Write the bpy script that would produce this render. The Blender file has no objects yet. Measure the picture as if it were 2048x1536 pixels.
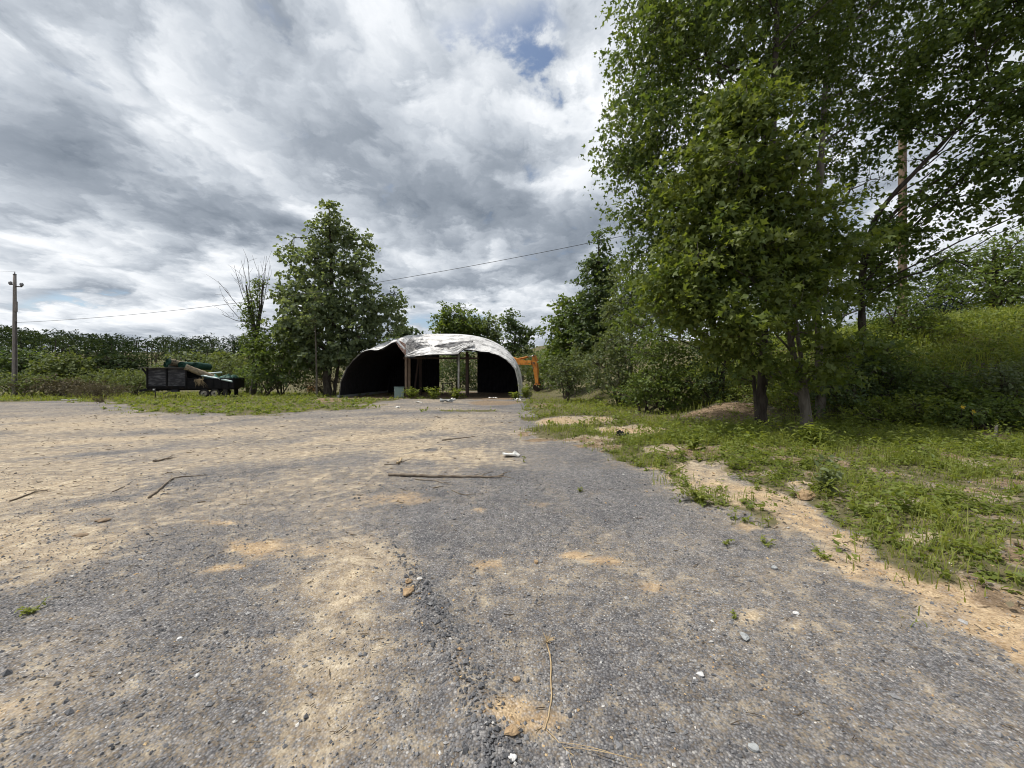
import bpy, math, random
import numpy as np
from mathutils import Vector, Matrix

R = math.radians
scene = bpy.context.scene
COL = scene.collection
rng = np.random.default_rng(7)
random.seed(7)

# ------------------------------------------------------------------ camera
EYE, FPX, CX, HZ = 1.55, 769.0, 1024.0, 752.0
cam_d = bpy.data.cameras.new("camera")
cam = bpy.data.objects.new("camera", cam_d)
COL.objects.link(cam)
cam.location = (0, 0, EYE)
cam.rotation_euler = (R(90), 0, 0)
cam_d.sensor_width = 36.0
cam_d.lens = 36.0 * FPX / 2048.0
cam_d.shift_y = -(768 - HZ) / 2048.0
cam_d.clip_start = 0.05
cam_d.clip_end = 6000
scene.camera = cam

# ------------------------------------------------------------------ light
SUN_EL, SUN_AZ = R(63), R(-84)          # azimuth measured from +Y, negative = to the left
SUN_STRENGTH = 3.5
sd = bpy.data.lights.new("sun", 'SUN')
sd.energy = SUN_STRENGTH
sd.angle = R(2.5)
sd.color = (1.0, 0.955, 0.88)
sun = bpy.data.objects.new("sun", sd)
COL.objects.link(sun)
to_sun = Vector((math.sin(SUN_AZ) * math.cos(SUN_EL), math.cos(SUN_AZ) * math.cos(SUN_EL), math.sin(SUN_EL)))
sun.rotation_euler = to_sun.to_track_quat('Z', 'Y').to_euler()
sun.location = (0, 0, 60)


class NT:
    """small helper round a node tree"""
    def __init__(s, tree):
        s.t = tree
        s.n = tree.nodes
        s.l = tree.links

    def put(s, sock, v):
        if v is None:
            return
        if isinstance(v, bpy.types.NodeSocket):
            s.l.new(v, sock)
        else:
            if isinstance(v, (tuple, list)) and len(v) == 3 and sock.type == 'RGBA':
                v = (*v, 1.0)
            sock.default_value = v

    def math(s, op, a, b=None, c=None, clamp=False):
        m = s.n.new('ShaderNodeMath')
        m.operation = op
        m.use_clamp = clamp
        s.put(m.inputs[0], a)
        s.put(m.inputs[1], b)
        s.put(m.inputs[2], c)
        return m.outputs[0]

    def mix(s, f, a, b, mode='MIX'):
        m = s.n.new('ShaderNodeMix')
        m.data_type = 'RGBA'
        m.blend_type = mode
        s.put(m.inputs[0], f)
        s.put(m.inputs[6], a)
        s.put(m.inputs[7], b)
        return m.outputs[2]

    def noise(s, vec, scale, detail=4, rough=0.55, dist=0.0, dims='3D'):
        m = s.n.new('ShaderNodeTexNoise')
        m.noise_dimensions = dims
        s.put(m.inputs['Vector'], vec)
        m.inputs['Scale'].default_value = scale
        m.inputs['Detail'].default_value = detail
        m.inputs['Roughness'].default_value = rough
        m.inputs['Distortion'].default_value = dist
        return m.outputs[0]

    def vor(s, vec, scale, feat='F1', rand=1.0):
        m = s.n.new('ShaderNodeTexVoronoi')
        m.feature = feat
        s.put(m.inputs['Vector'], vec)
        m.inputs['Scale'].default_value = scale
        m.inputs['Randomness'].default_value = rand
        return m

    def ramp(s, f, stops, interp='LINEAR'):
        m = s.n.new('ShaderNodeValToRGB')
        m.color_ramp.interpolation = interp
        e = m.color_ramp.elements
        while len(e) < len(stops):
            e.new(0.5)
        for k, (p, c) in enumerate(stops):
            e[k].position = p
            e[k].color = (*c, 1.0) if len(c) == 3 else c
        s.put(m.inputs[0], f)
        return m.outputs[0]

    def smooth(s, v, a, b):
        m = s.n.new('ShaderNodeMapRange')
        m.interpolation_type = 'SMOOTHSTEP'
        s.put(m.inputs[0], v)
        m.inputs[1].default_value = a
        m.inputs[2].default_value = b
        m.inputs[3].default_value = 0.0
        m.inputs[4].default_value = 1.0
        return m.outputs[0]

    def mapping(s, vec, loc=(0, 0, 0), rot=(0, 0, 0), sc=(1, 1, 1)):
        m = s.n.new('ShaderNodeMapping')
        s.put(m.inputs[0], vec)
        m.inputs[1].default_value = loc
        m.inputs[2].default_value = rot
        m.inputs[3].default_value = sc
        return m.outputs[0]

    def attr(s, name):
        m = s.n.new('ShaderNodeAttribute')
        m.attribute_name = name
        return m.outputs['Fac']

    def bump(s, h, strength=0.5, dist=0.02):
        m = s.n.new('ShaderNodeBump')
        m.inputs['Strength'].default_value = strength
        m.inputs['Distance'].default_value = dist
        s.put(m.inputs['Height'], h)
        return m.outputs[0]


# ------------------------------------------------------------------ sky
CLOUD_LIFT = 0.22                        # flattens the cloud plane toward the horizon


def cloud_uv(px, py):
    d = Vector(((px - CX) / FPX, 1.0, (HZ - py) / FPX)).normalized()
    return d.x / (d.z + CLOUD_LIFT), d.y / (d.z + CLOUD_LIFT)


def build_sky():
    w = bpy.data.worlds.new("World")
    scene.world = w
    w.use_nodes = True
    t = NT(w.node_tree)
    t.n.clear()
    out = t.n.new('ShaderNodeOutputWorld')
    bg = t.n.new('ShaderNodeBackground')
    t.l.new(bg.outputs[0], out.inputs[0])
    sky = t.n.new('ShaderNodeTexSky')
    sky.sky_type = 'NISHITA'
    sky.sun_disc = False
    sky.sun_elevation = SUN_EL
    sky.sun_rotation = SUN_AZ
    sky.ozone_density = 1.6
    blue = t.mix(1.0, sky.outputs[0], (0.095, 0.095, 0.095), 'MULTIPLY')
    tc = t.n.new('ShaderNodeTexCoord')
    sep = t.n.new('ShaderNodeSeparateXYZ')
    t.l.new(tc.outputs['Generated'], sep.inputs[0])
    zz = t.math('ADD', t.math('MAXIMUM', sep.outputs[2], 0.0), CLOUD_LIFT)
    u = t.math('DIVIDE', sep.outputs[0], zz)
    v = t.math('DIVIDE', sep.outputs[1], zz)
    cmb = t.n.new('ShaderNodeCombineXYZ')
    t.l.new(u, cmb.inputs[0])
    t.l.new(v, cmb.inputs[1])
    pos = cmb.outputs[0]
    # long streets of cloud drifting along the view
    big = t.noise(t.mapping(pos, loc=(3.1, 1.7, 0.4), rot=(0, 0, R(-8)), sc=(0.95, 0.72, 1)), 1.0, 4, 0.5, 0.1)
    mid = t.noise(t.mapping(pos, loc=(7.7, 2.2, 2.0), rot=(0, 0, R(-10)), sc=(2.2, 2.0, 1)), 1.0, 6, 0.56, 0.15)
    fine = t.noise(t.mapping(pos, loc=(1.0, 9.0, 5.0), sc=(5.4, 5.2, 1)), 1.0, 6, 0.6, 0.2)
    wv = t.n.new('ShaderNodeCombineXYZ')
    t.l.new(t.math('MULTIPLY', t.math('SUBTRACT', mid, 0.5), 0.55), wv.inputs[0])
    t.l.new(t.math('MULTIPLY', t.math('SUBTRACT', fine, 0.5), 0.50), wv.inputs[1])
    wp = t.n.new('ShaderNodeVectorMath')
    wp.operation = 'ADD'
    t.l.new(pos, wp.inputs[0])
    t.l.new(wv.outputs[0], wp.inputs[1])
    wpos = wp.outputs[0]

    def blob(acc, px, py, wpx, hpx, k):
        """soft patch of the cloud deck centred where the photograph shows it, k times added"""
        u0, v0 = cloud_uv(px, py)
        ua, va = cloud_uv(px + wpx, py)
        ub, vb = cloud_uv(px, py - hpx)
        ru = max(0.06, abs(ua - u0) + abs(ub - u0) * 0.3)
        rv = max(0.06, abs(vb - v0) + abs(va - v0) * 0.2)
        m = t.n.new('ShaderNodeVectorMath')
        m.operation = 'MULTIPLY_ADD'
        t.l.new(wpos, m.inputs[0])
        m.inputs[1].default_value = (1 / ru, 1 / rv, 0)
        m.inputs[2].default_value = (-u0 / ru, -v0 / rv, 0)
        d = t.n.new('ShaderNodeVectorMath')
        d.operation = 'DOT_PRODUCT'
        t.l.new(m.outputs[0], d.inputs[0])
        t.l.new(m.outputs[0], d.inputs[1])
        return t.math('MULTIPLY_ADD', t.math('POWER', 0.3679, d.outputs['Value']), k, acc)

    tone = t.math('MULTIPLY_ADD', big, 0.9, 0.605 - 0.5 * (0.9 + 0.9 + 0.5))
    tone = t.math('MULTIPLY_ADD', mid, 0.9, tone)
    tone = t.math('MULTIPLY_ADD', fine, 0.5, tone)
    for (lc, sx, sy, amp) in [((4.0, 1.0, 8.0), 1.6, 1.4, 0.60), ((2.0, 6.0, 3.0), 3.8, 3.5, 0.50)]:
        puff = t.noise(t.mapping(wpos, loc=lc, rot=(0, 0, R(-10)), sc=(sx, sy, 1)), 1.0, 5, 0.5, 0.0)
        tone = t.math('MULTIPLY_ADD', t.math('ABSOLUTE', t.math('SUBTRACT', puff, 0.5)), 2 * amp, tone)
        tone = t.math('SUBTRACT', tone, amp * 0.19)
    darks = [(60, 300, 130, 70, .30), (280, 400, 190, 60, .30), (480, 440, 130, 45, .36), (100, 430, 120, 30, .22),
             (640, 280, 110, 60, .16), (880, 400, 150, 60, .2), (1080, 470, 160, 60, .24), (930, 570, 170, 28, .30),
             (1100, 545, 120, 25, .26), (300, 520, 150, 14, .18), (120, 590, 200, 12, .2), (420, 580, 160, 12, .2)]
    lights = [(300, 170, 220, 70, -.06), (560, 330, 90, 60, .14), (1170, 200, 110, 100, .40), (1090, 360, 60, 40, .14),
              (640, 60, 200, 60, .08), (860, 220, 120, 50, .12), (140, 520, 90, 18, .16), (330, 625, 300, 10, .26), (60, 630, 120, 10, .24),
              (870, 620, 60, 10, .2), (1800, 450, 200, 80, .25)]
    for (a, b, c, d, k) in darks:
        tone = blob(tone, a, b, c, d, -k)
    for (a, b, c, d, k) in lights:
        tone = blob(tone, a, b, c, d, k)
    cloud = t.ramp(tone, [(0.0, (0.160, 0.190, 0.232)), (0.28, (0.268, 0.302, 0.350)), (0.50, (0.455, 0.492, 0.540)),
                          (0.70, (0.665, 0.692, 0.725)), (0.95, (0.88, 0.885, 0.90))])
    # holes of blue
    hole = t.math('MULTIPLY_ADD', big, -0.7, 0.7 * 0.44 + 0.5 * 3.2)
    hole = t.math('MULTIPLY_ADD', fine, -2.2, hole)
    hole = t.math('MULTIPLY_ADD', mid, -1.0, hole)
    for (a, b, c, d, k) in [(1075, 80, 70, 70, 0.82), (960, 20, 120, 50, .46), (90, 600, 140, 16, .80), (840, 640, 60, 16, .75),
                            (960, 640, 60, 16, .7), (1560, 180, 80, 50, .7), (1900, 620, 160, 14, .6)]:
        hole = blob(hole, a, b, c, d, k)
    hmask = t.math('MULTIPLY', t.smooth(hole, 0.25, 0.95), 0.9)
    col = t.mix(hmask, cloud, blue)
    t.l.new(col, bg.inputs[0])
    bg.inputs[1].default_value = 1.0


build_sky()
vs = scene.view_settings
vs.view_transform = 'Standard'
vs.look = 'None'
vs.exposure = 0.40
vs.gamma = 1.0
vs.use_curve_mapping = False
scene.cycles.max_bounces = 4
scene.cycles.diffuse_bounces = 2
scene.cycles.glossy_bounces = 2
scene.cycles.transmission_bounces = 3
scene.cycles.adaptive_threshold = 0.02
scene.cycles.use_denoising = True
scene.cycles.filter_width = 1.05
scene.cycles.caustics_reflective = False
scene.cycles.caustics_refractive = False


# ------------------------------------------------------------------ coordinates
def P(px, py, Y):
    """point that the photograph shows at pixel (px, py), Y metres in front of the camera"""
    return np.array([(px - CX) / FPX * Y, Y, EYE - (py - HZ) / FPX * Y])


def G0(px, py):
    Y = EYE * FPX / (py - HZ)
    return np.array([(px - CX) / FPX * Y, Y])


_tab = np.random.default_rng(3).random((256, 256))


def vnoise(x, y, s=0):
    x = np.asarray(x, float) + s * 17.31
    y = np.asarray(y, float) + s * 9.77
    xi = np.floor(x).astype(int)
    yi = np.floor(y).astype(int)
    fx = x - xi
    fy = y - yi
    fx = fx * fx * (3 - 2 * fx)
    fy = fy * fy * (3 - 2 * fy)
    a = _tab[xi & 255, yi & 255]
    b = _tab[(xi + 1) & 255, yi & 255]
    c = _tab[xi & 255, (yi + 1) & 255]
    d = _tab[(xi + 1) & 255, (yi + 1) & 255]
    return (a * (1 - fx) + b * fx) * (1 - fy) + (c * (1 - fx) + d * fx) * fy


def fbm(x, y, s=0, o=4):
    r = 0
    a = .5
    f = 1.0
    for k in range(o):
        r = r + a * (vnoise(x * f, y * f, s + k) - .5)
        a *= .5
        f *= 2.03
    return r * 2


def sstep(a, b, v):
    t = np.clip((v - a) / (b - a), 0, 1)
    return t * t * (3 - 2 * t)


def sd_poly(x, y, poly):
    """signed distance to a polygon, negative inside"""
    poly = np.asarray(poly, float)
    d = np.full(x.shape, 1e18)
    ins = np.zeros(x.shape, bool)
    n = len(poly)
    for i in range(n):
        a = poly[i]
        b = poly[(i + 1) % n]
        e = b - a
        wx = x - a[0]
        wy = y - a[1]
        t = np.clip((wx * e[0] + wy * e[1]) / (e @ e + 1e-12), 0, 1)
        d = np.minimum(d, (wx - e[0] * t) ** 2 + (wy - e[1] * t) ** 2)
        c = ((a[1] > y) != (b[1] > y)) & (x < (b[0] - a[0]) * (y - a[1]) / (b[1] - a[1] + 1e-12) + a[0])
        ins ^= c
    d = np.sqrt(d)
    return np.where(ins, -d, d)


def height(x, y):
    x = np.asarray(x, float)
    y = np.asarray(y, float)
    # bank on the right: its foot runs from the shed towards the right foreground
    foot = np.interp(x, [-2, 3.0, 5.0, 7.2, 9.0, 12, 16, 40], [60, 34, 19.0, 12.6, 11.3, 10.6, 9.8, 8.5])
    amp = np.interp(x, [3, 5, 7, 9, 12, 16, 24, 60], [0, .5, 1.0, 1.6, 2.7, 3.3, 4.0, 5.0])
    d = y - foot
    h = amp * sstep(0, 6.5, d + .5 * fbm(x * .5, y * .5, 5))
    h = h + .10 * sstep(0, 1, h) * fbm(x * .9, y * .9, 8) * 3
    # the lot falls a little to the left and swells here and there
    h = h + .035 * fbm(x * .35, y * .35, 2) * sstep(3, 9, y) + .014 * fbm(x * 2.2, y * 2.2, 3) + .006 * fbm(x * 9, y * 9, 4)
    # windrow of loose stone running towards the camera
    rx = np.interp(y, [1.0, 1.52, 1.78, 2.2, 3.0, 4.5], [-.02, -.05, -.13, -.36, -.78, -1.7])
    h = h + .035 * np.exp(-((x - rx) / .11) ** 2) * sstep(4.2, 2.4, y)
    # verge rises a little above the gravel
    h = h + .08 * np.maximum(0, sstep(.0, 1.0, -sd_verge(x, y)))
    # far slope under the wood
    h = h + 13.0 * sstep(90, 185, y)
    strip = sstep(-.1, .3, -sd_poly(x, y, BARE))
    h = h + strip * (.05 * np.abs(fbm(x * 3.1, y * 3.1, 19)) + .03 * np.abs(fbm(x * 8.0, y * 8.0, 20)))
    # low dirt heap on the verge and the brush heap
    for (cx, cy, r, a) in DIRT_HEAPS:
        h = h + a * np.exp(-(((x - cx) ** 2 + (y - cy) ** 2) / (r * r)))
    return h


V_EDGE = [(1046, 806), (1066, 842), (1048, 868), (1062, 882), (1135, 888), (1205, 906), (1262, 925), (1300, 940), (1330, 975), (1345, 1000),
          (1400, 1010), (1425, 1000), (1400, 970), (1380, 935), (1440, 952), (1510, 985), (1590, 1010), (1650, 1050), (1700, 1075), (1690, 1115), (1770, 1160),
          (1860, 1195), (1950, 1215), (2060, 1240), (2300, 1330)]
VERGE = [G0(*p) for p in V_EDGE] + [np.array(q) for q in [(9, 1.2), (80, 1.0), (80, 90), (1.2, 90), (1.3, 40)]]
FAR_EDGE = [(-900, 800), (-100, 806), (120, 802), (225, 806), (250, 822), (330, 828), (430, 832), (560, 829), (640, 821), (720, 818), (760, 806), (790, 800), (800, 795)]
FARG = [G0(*p) for p in FAR_EDGE] + [np.array(q) for q in [(-7, 90), (-220, 90), (-220, 24)]]
BARE = [G0(*p) for p in [(1290, 928), (1335, 985), (1420, 1022), (1490, 1052), (1570, 1092), (1650, 1140), (1740, 1196), (1830, 1238), (2060, 1310), (2400, 1400),
                         (2400, 1200), (2060, 1215), (1760, 1110), (1660, 1040), (1520, 965), (1440, 925), (1370, 905)]]
DIRT_HEAPS = [(*G0(1605, 990), .26, .13), (7.4, 13.4, 1.25, .40)]
SHED_FLOOR = [(-12.6, 26.2), (.8, 25.4), (1.2, 37), (-12, 37.5)]
PATCH_G = [(*G0(940, 822), 1.7, .55), (*G0(690, 812), 1.6, .9), (*G0(1130, 818), 1.6, 1.2), (*G0(1060, 838), .6, .8), (*G0(1400, 985), .35, .45)]


def sd_verge(x, y):
    return sd_poly(np.asarray(x, float), np.asarray(y, float), VERGE)


TRACKS = [([(800, 880), (745, 960), (715, 1050), (700, 1150), (685, 1260), (650, 1400), (610, 1560)], .20, .20, .0),
          ([(860, 900), (850, 990), (850, 1100), (880, 1230), (940, 1400), (990, 1560)], .10, -.30, .0),
          ([(-200, 905), (150, 884), (500, 868), (850, 856), (1030, 846)], .34, .26, .0), ([(-200, 935), (200, 905), (600, 884), (900, 872)], .25, -.22, .0),
          ([(-100, 1010), (250, 945), (520, 915), (800, 893)], .24, .26, .1), ([(-100, 1060), (250, 985), (560, 935), (820, 905)], .16, -.2, .0),
          ([(-100, 1200), (150, 1090), (400, 1010), (640, 955)], .22, .22, .2), ([(1000, 900), (1080, 960), (1190, 1060), (1330, 1200), (1500, 1400)], .16, .16, .1),
          ([(900, 840), (870, 858), (780, 872), (600, 890)], .3, .24, .0), ([(300, 836), (600, 838), (900, 822)], .5, -.2, .0)]
TRACKS = [([G0(*q) for q in pl], w, k, o) for (pl, w, k, o) in TRACKS]


def line_dist(x, y, pl):
    d = np.full(x.shape, 1e18)
    for a, b in zip(pl[:-1], pl[1:]):
        e = b - a
        t = np.clip(((x - a[0]) * e[0] + (y - a[1]) * e[1]) / (e @ e), 0, 1)
        d = np.minimum(d, (x - a[0] - e[0] * t) ** 2 + (y - a[1] - e[1] * t) ** 2)
    return np.sqrt(d)


def masks(x, y):
    """grass, tan sand, orange clay and brown dirt, each 0..1, at ground points"""
    n1 = fbm(x * 1.1, y * 1.1, 11)
    n2 = fbm(x * 4.0, y * 4.0, 12)
    near = sstep(14, 4, y)
    wob = n1 * (.9 - .55 * near) + n2 * .28
    g = sstep(-.15, .35, -sd_verge(x, y) + wob * .9)
    g = np.maximum(g, sstep(-.4, .7, -sd_poly(x, y, FARG) + wob * 1.8))
    g = np.maximum(g, sstep(36, 41, y + wob))
    for (cx, cy, rx, ry) in PATCH_G:
        q = 1 - np.sqrt(((x - cx) / rx) ** 2 + ((y - cy) / ry) ** 2)
        g = np.maximum(g, sstep(-.1, .4, q + wob * .8))
    g = g * (1 - .85 * sstep(-.3, .5, -sd_poly(x, y, SHED_FLOOR) + wob * .8))
    mouth = sstep(-.1, .6, 1 - np.sqrt(((x + 5.6) / 2.9) ** 2 + ((y - 26.6) / .9) ** 2) + wob * .8)
    g = np.maximum(g, mouth)
    dirt = sstep(-.4, .5, -sd_poly(x, y, SHED_FLOOR) + wob) * (1 - mouth)
    yy = np.maximum(y, .9)
    px = x / yy * FPX + CX
    py = HZ + EYE / yy * FPX
    bare2 = np.zeros_like(x)
    for (cx, cy, rx, ry, s) in [(1265, 866, 100, 15, 1.0), (1150, 846, 100, 13, 1.0), (1190, 884, 70, 9, .7), (1330, 905, 60, 12, .8), (1090, 815, 40, 6, .7), (1420, 935, 60, 10, .7), (1530, 955, 60, 9, .6), (1800, 1020, 80, 14, .7), (1700, 1000, 50, 10, .6), (1990, 1010, 70, 14, .6), (1840, 1085, 60, 16, .8), (1745, 862, 50, 14, .8), (2010, 882, 90, 16, 1.0), (1930, 940, 80, 14, .6),
                                (1605, 985, 36, 14, 1.0), (110, 1310, 200, 80, .42), (60, 1180, 140, 40, .3), (1860, 985, 70, 10, .5), (1500, 875, 90, 10, .5), (1760, 925, 60, 8, .5), (990, 805, 70, 7, .6), (660, 800, 40, 6, .8)]:
        q = 1 - np.sqrt(((px - cx) / rx) ** 2 + ((py - cy) / ry) ** 2)
        m = s * sstep(-.1, .5, q + wob * .6 * np.minimum(1, 3 / yy + .5))
        tanny = 1.0 if cy > 826 and cy not in (862, 882) else 0.0
        dirt = np.maximum(dirt, m * (1 - .75 * tanny))
        bare2 = np.maximum(bare2, m * tanny)
        g = g * (1 - .9 * m)
    nb = fbm(x * .75, y * .75, 16) + .5 * fbm(x * 2.6, y * 2.6, 17)
    hump = sstep(-.1, .5, 1 - np.sqrt(((x - 7.3) / 1.7) ** 2 + ((y - 13.0) / 1.0) ** 2) + wob * .5)
    dirt = np.maximum(dirt, hump)
    g = g * (1 - .7 * hump)
    spot = sstep(.05, .32, nb) * sstep(16, 11, y) * (x > 0)
    dirt = np.maximum(dirt, spot * .75 * (g > .3))
    g = g * (1 - .85 * spot)
    bare = sstep(-.15, .35, -sd_poly(x, y, BARE) + n1 * .45 + n2 * .5)
    g = g * (1 - .65 * sstep(.2, .9, bare) * sstep(.30, -.05, -sd_verge(x, y) - .15))
    g = np.maximum(g, .75 * bare * sstep(.16, .42, fbm(x * 1.5, y * 1.5, 23) + .5 * fbm(x * 5, y * 5, 24)))
    dust = sstep(-.9, .1, -sd_poly(x, y, BARE) + n1 * .6) * .42
    inv = sstep(-.1, .4, -sd_verge(x, y)) * sstep(14, 10, y)
    tan = np.maximum(np.maximum(np.maximum(bare, bare2) * .80, dust), inv * .7)
    org = np.clip(np.maximum(np.maximum(bare, bare2) * (.50 + .7 * n1), inv * .35), 0, 1)
    T = [(90, 965, 330, 100, .62, .1), (0, 1100, 270, 90, .75, .25), (60, 1150, 130, 40, .6, .3), (330, 905, 260, 18, .5, 0), (120, 882, 170, 14, .55, 0), (60, 862, 110, 9, .5, 0),
         (110, 850, 110, 5, .7, 0), (330, 853, 90, 4, .7, 0), (300, 875, 150, 6, .5, 0), (560, 873, 120, 7, .5, .1), (760, 862, 380, 30, .34, .05), (1000, 870, 160, 22, .36, .1),
         (500, 1095, 95, 26, .8, .8), (440, 1132, 70, 14, .8, .9), (610, 1100, 60, 14, .5, .5), (440, 1045, 80, 8, .7, .7), (470, 960, 60, 9, .5, .2), (640, 958, 90, 22, .55, .2), (700, 975, 70, 14, .5, .2), (880, 907, 95, 18, .85, .1),
         (945, 915, 60, 10, .6, .1), (820, 1000, 90, 20, .62, .8), (720, 1005, 120, 26, .45, .5), (710, 1100, 130, 60, .55, .05), (770, 1105, 80, 30, .4, 0), (680, 1190, 110, 60, .5, .35), (590, 1320, 60, 90, .5, 0),
         (670, 1440, 110, 100, .46, .0), (760, 1280, 60, 60, .4, 0), (1045, 1430, 85, 42, .75, .85), (980, 1405, 60, 30, .45, .6), (1150, 1112, 34, 9, .95, .9), (1205, 1122, 34, 8, .8, .9),
         (1305, 1178, 46, 12, .55, .8), (1500, 1232, 32, 17, .85, .5), (1590, 1245, 24, 14, .6, .4), (1334, 1247, 13, 8, .8, .9), (965, 1130, 36, 9, .65, .8), (925, 1332, 36, 14, .6, .9),
         (1030, 1195, 130, 60, .34, .1), (1612, 1315, 20, 14, .7, .9), (960, 1020, 26, 7, .6, .7), (830, 1180, 40, 12, .6, .8), (1260, 930, 60, 18, .4, .5), (1180, 985, 60, 18, .35, .5), (1080, 1010, 40, 8, .5, .7),
         (1400, 1075, 120, 40, .3, .2), (1560, 1160, 120, 40, .40, .2), (1450, 1350, 50, 20, .2, .2), (1200, 880, 90, 16, .5, .4), (1180, 850, 80, 14, .6, .5), (40, 1420, 120, 40, .55, .5), (240, 1030, 120, 40, .4, .3)]
    for (cx, cy, rx, ry, s, o) in T:
        q = 1 - np.sqrt(((px - cx) / rx) ** 2 + ((py - cy) / ry) ** 2)
        m = sstep(-.45, .75, q + .95 * n2 + .5 * n1)
        tan = np.maximum(tan, m * s)
        org = np.maximum(org, m * o)
    tan = np.where(y < .9, .3, tan)
    n0 = fbm(x * .45, y * .45, 14)
    basef = .27 + .34 * n0 + .16 * n1 + .21 * sstep(.3, -2.4, x) - .12 * sstep(.3, 2.5, x) * sstep(6, 3, y) + .10 * sstep(5, 9, y) - .10 * sstep(14, 19, y)
    tan = np.maximum(tan, basef) + .25 * np.minimum(tan, np.maximum(basef, 0)) - .06
    for k, (pl, w, amp, o) in enumerate(TRACKS):      # worn wheel tracks, dusty or swept clean
        m = np.exp(-((line_dist(x, y, pl) + w * .8 * n2) / w) ** 2) * sstep(-.55, .25, fbm(x * .8 + 7 * k, y * .8, 26))
        tan = tan + amp * m * (1 - bare)
    return g, np.clip(tan, 0, 1), np.clip(org, 0, 1), np.clip(dirt, 0, 1)


def gz(x, y):
    return float(height(np.array([x]), np.array([y]))[0])


def on_ground(px, py, it=8):
    """ground point under a pixel, marching over the real terrain"""
    Y = EYE * FPX / max(6, py - HZ)
    lo = 1.0
    ys = np.geomspace(1.2, 120, 900)
    xs = (px - CX) / FPX * ys
    zs = EYE - (py - HZ) / FPX * ys
    hs = height(xs, ys)
    k = np.argmax(zs <= hs)
    return np.array([xs[k], ys[k], hs[k]])


# ------------------------------------------------------------------ meshes
def tag(o, label=None, cat=None, group=None, kind=None):
    if label:
        o['label'] = label
    if cat:
        o['category'] = cat
    if group:
        o['group'] = group
    if kind:
        o['kind'] = kind
    return o


def link(o, parent=None):
    COL.objects.link(o)
    if parent is not None:
        o.parent = parent
        o.matrix_parent_inverse = Matrix.Identity(4)
    return o


def empty(name, loc, label, cat, group=None, rz=0.0):
    o = bpy.data.objects.new(name, None)
    o.location = tuple(float(c) for c in loc)
    o.rotation_euler = (0, 0, rz)
    o.empty_display_size = .2
    COL.objects.link(o)
    return tag(o, label, cat, group)


def np_mesh(name, V, F, attrs=None, smooth=False):
    """V (n,3), F (m,3) or (m,4) array"""
    me = bpy.data.meshes.new(name)
    V = np.asarray(V, np.float32)
    F = np.asarray(F, np.int32)
    k = F.shape[1]
    me.vertices.add(len(V))
    me.vertices.foreach_set('co', V.ravel())
    me.loops.add(F.size)
    me.loops.foreach_set('vertex_index', F.ravel())
    me.polygons.add(len(F))
    me.polygons.foreach_set('loop_start', np.arange(0, F.size, k, dtype=np.int32))
    me.polygons.foreach_set('use_smooth', np.full(len(F), smooth))
    me.update(calc_edges=True)
    for an, av in (attrs or {}).items():
        a = me.attributes.new(an, 'FLOAT', 'POINT')
        a.data.foreach_set('value', np.asarray(av, np.float32))
    return me


def np_obj(name, V, F, mat, parent=None, attrs=None, smooth=False, origin=None):
    """mesh object; with a parent Empty the vertices (world) become local to it"""
    V = np.asarray(V, float)
    loc = None
    if parent is not None:
        root = parent
        off = np.zeros(3)
        while root is not None:
            off = off + np.array(root.location)
            root = root.parent
        V = V - off
    elif origin is not None:
        V = V - np.asarray(origin)
        loc = origin
    me = np_mesh(name, V, F, attrs, smooth)
    me.materials.append(mat)
    o = bpy.data.objects.new(name, me)
    link(o, parent)
    if loc is not None:
        o.location = tuple(float(c) for c in loc)
    return o


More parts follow.
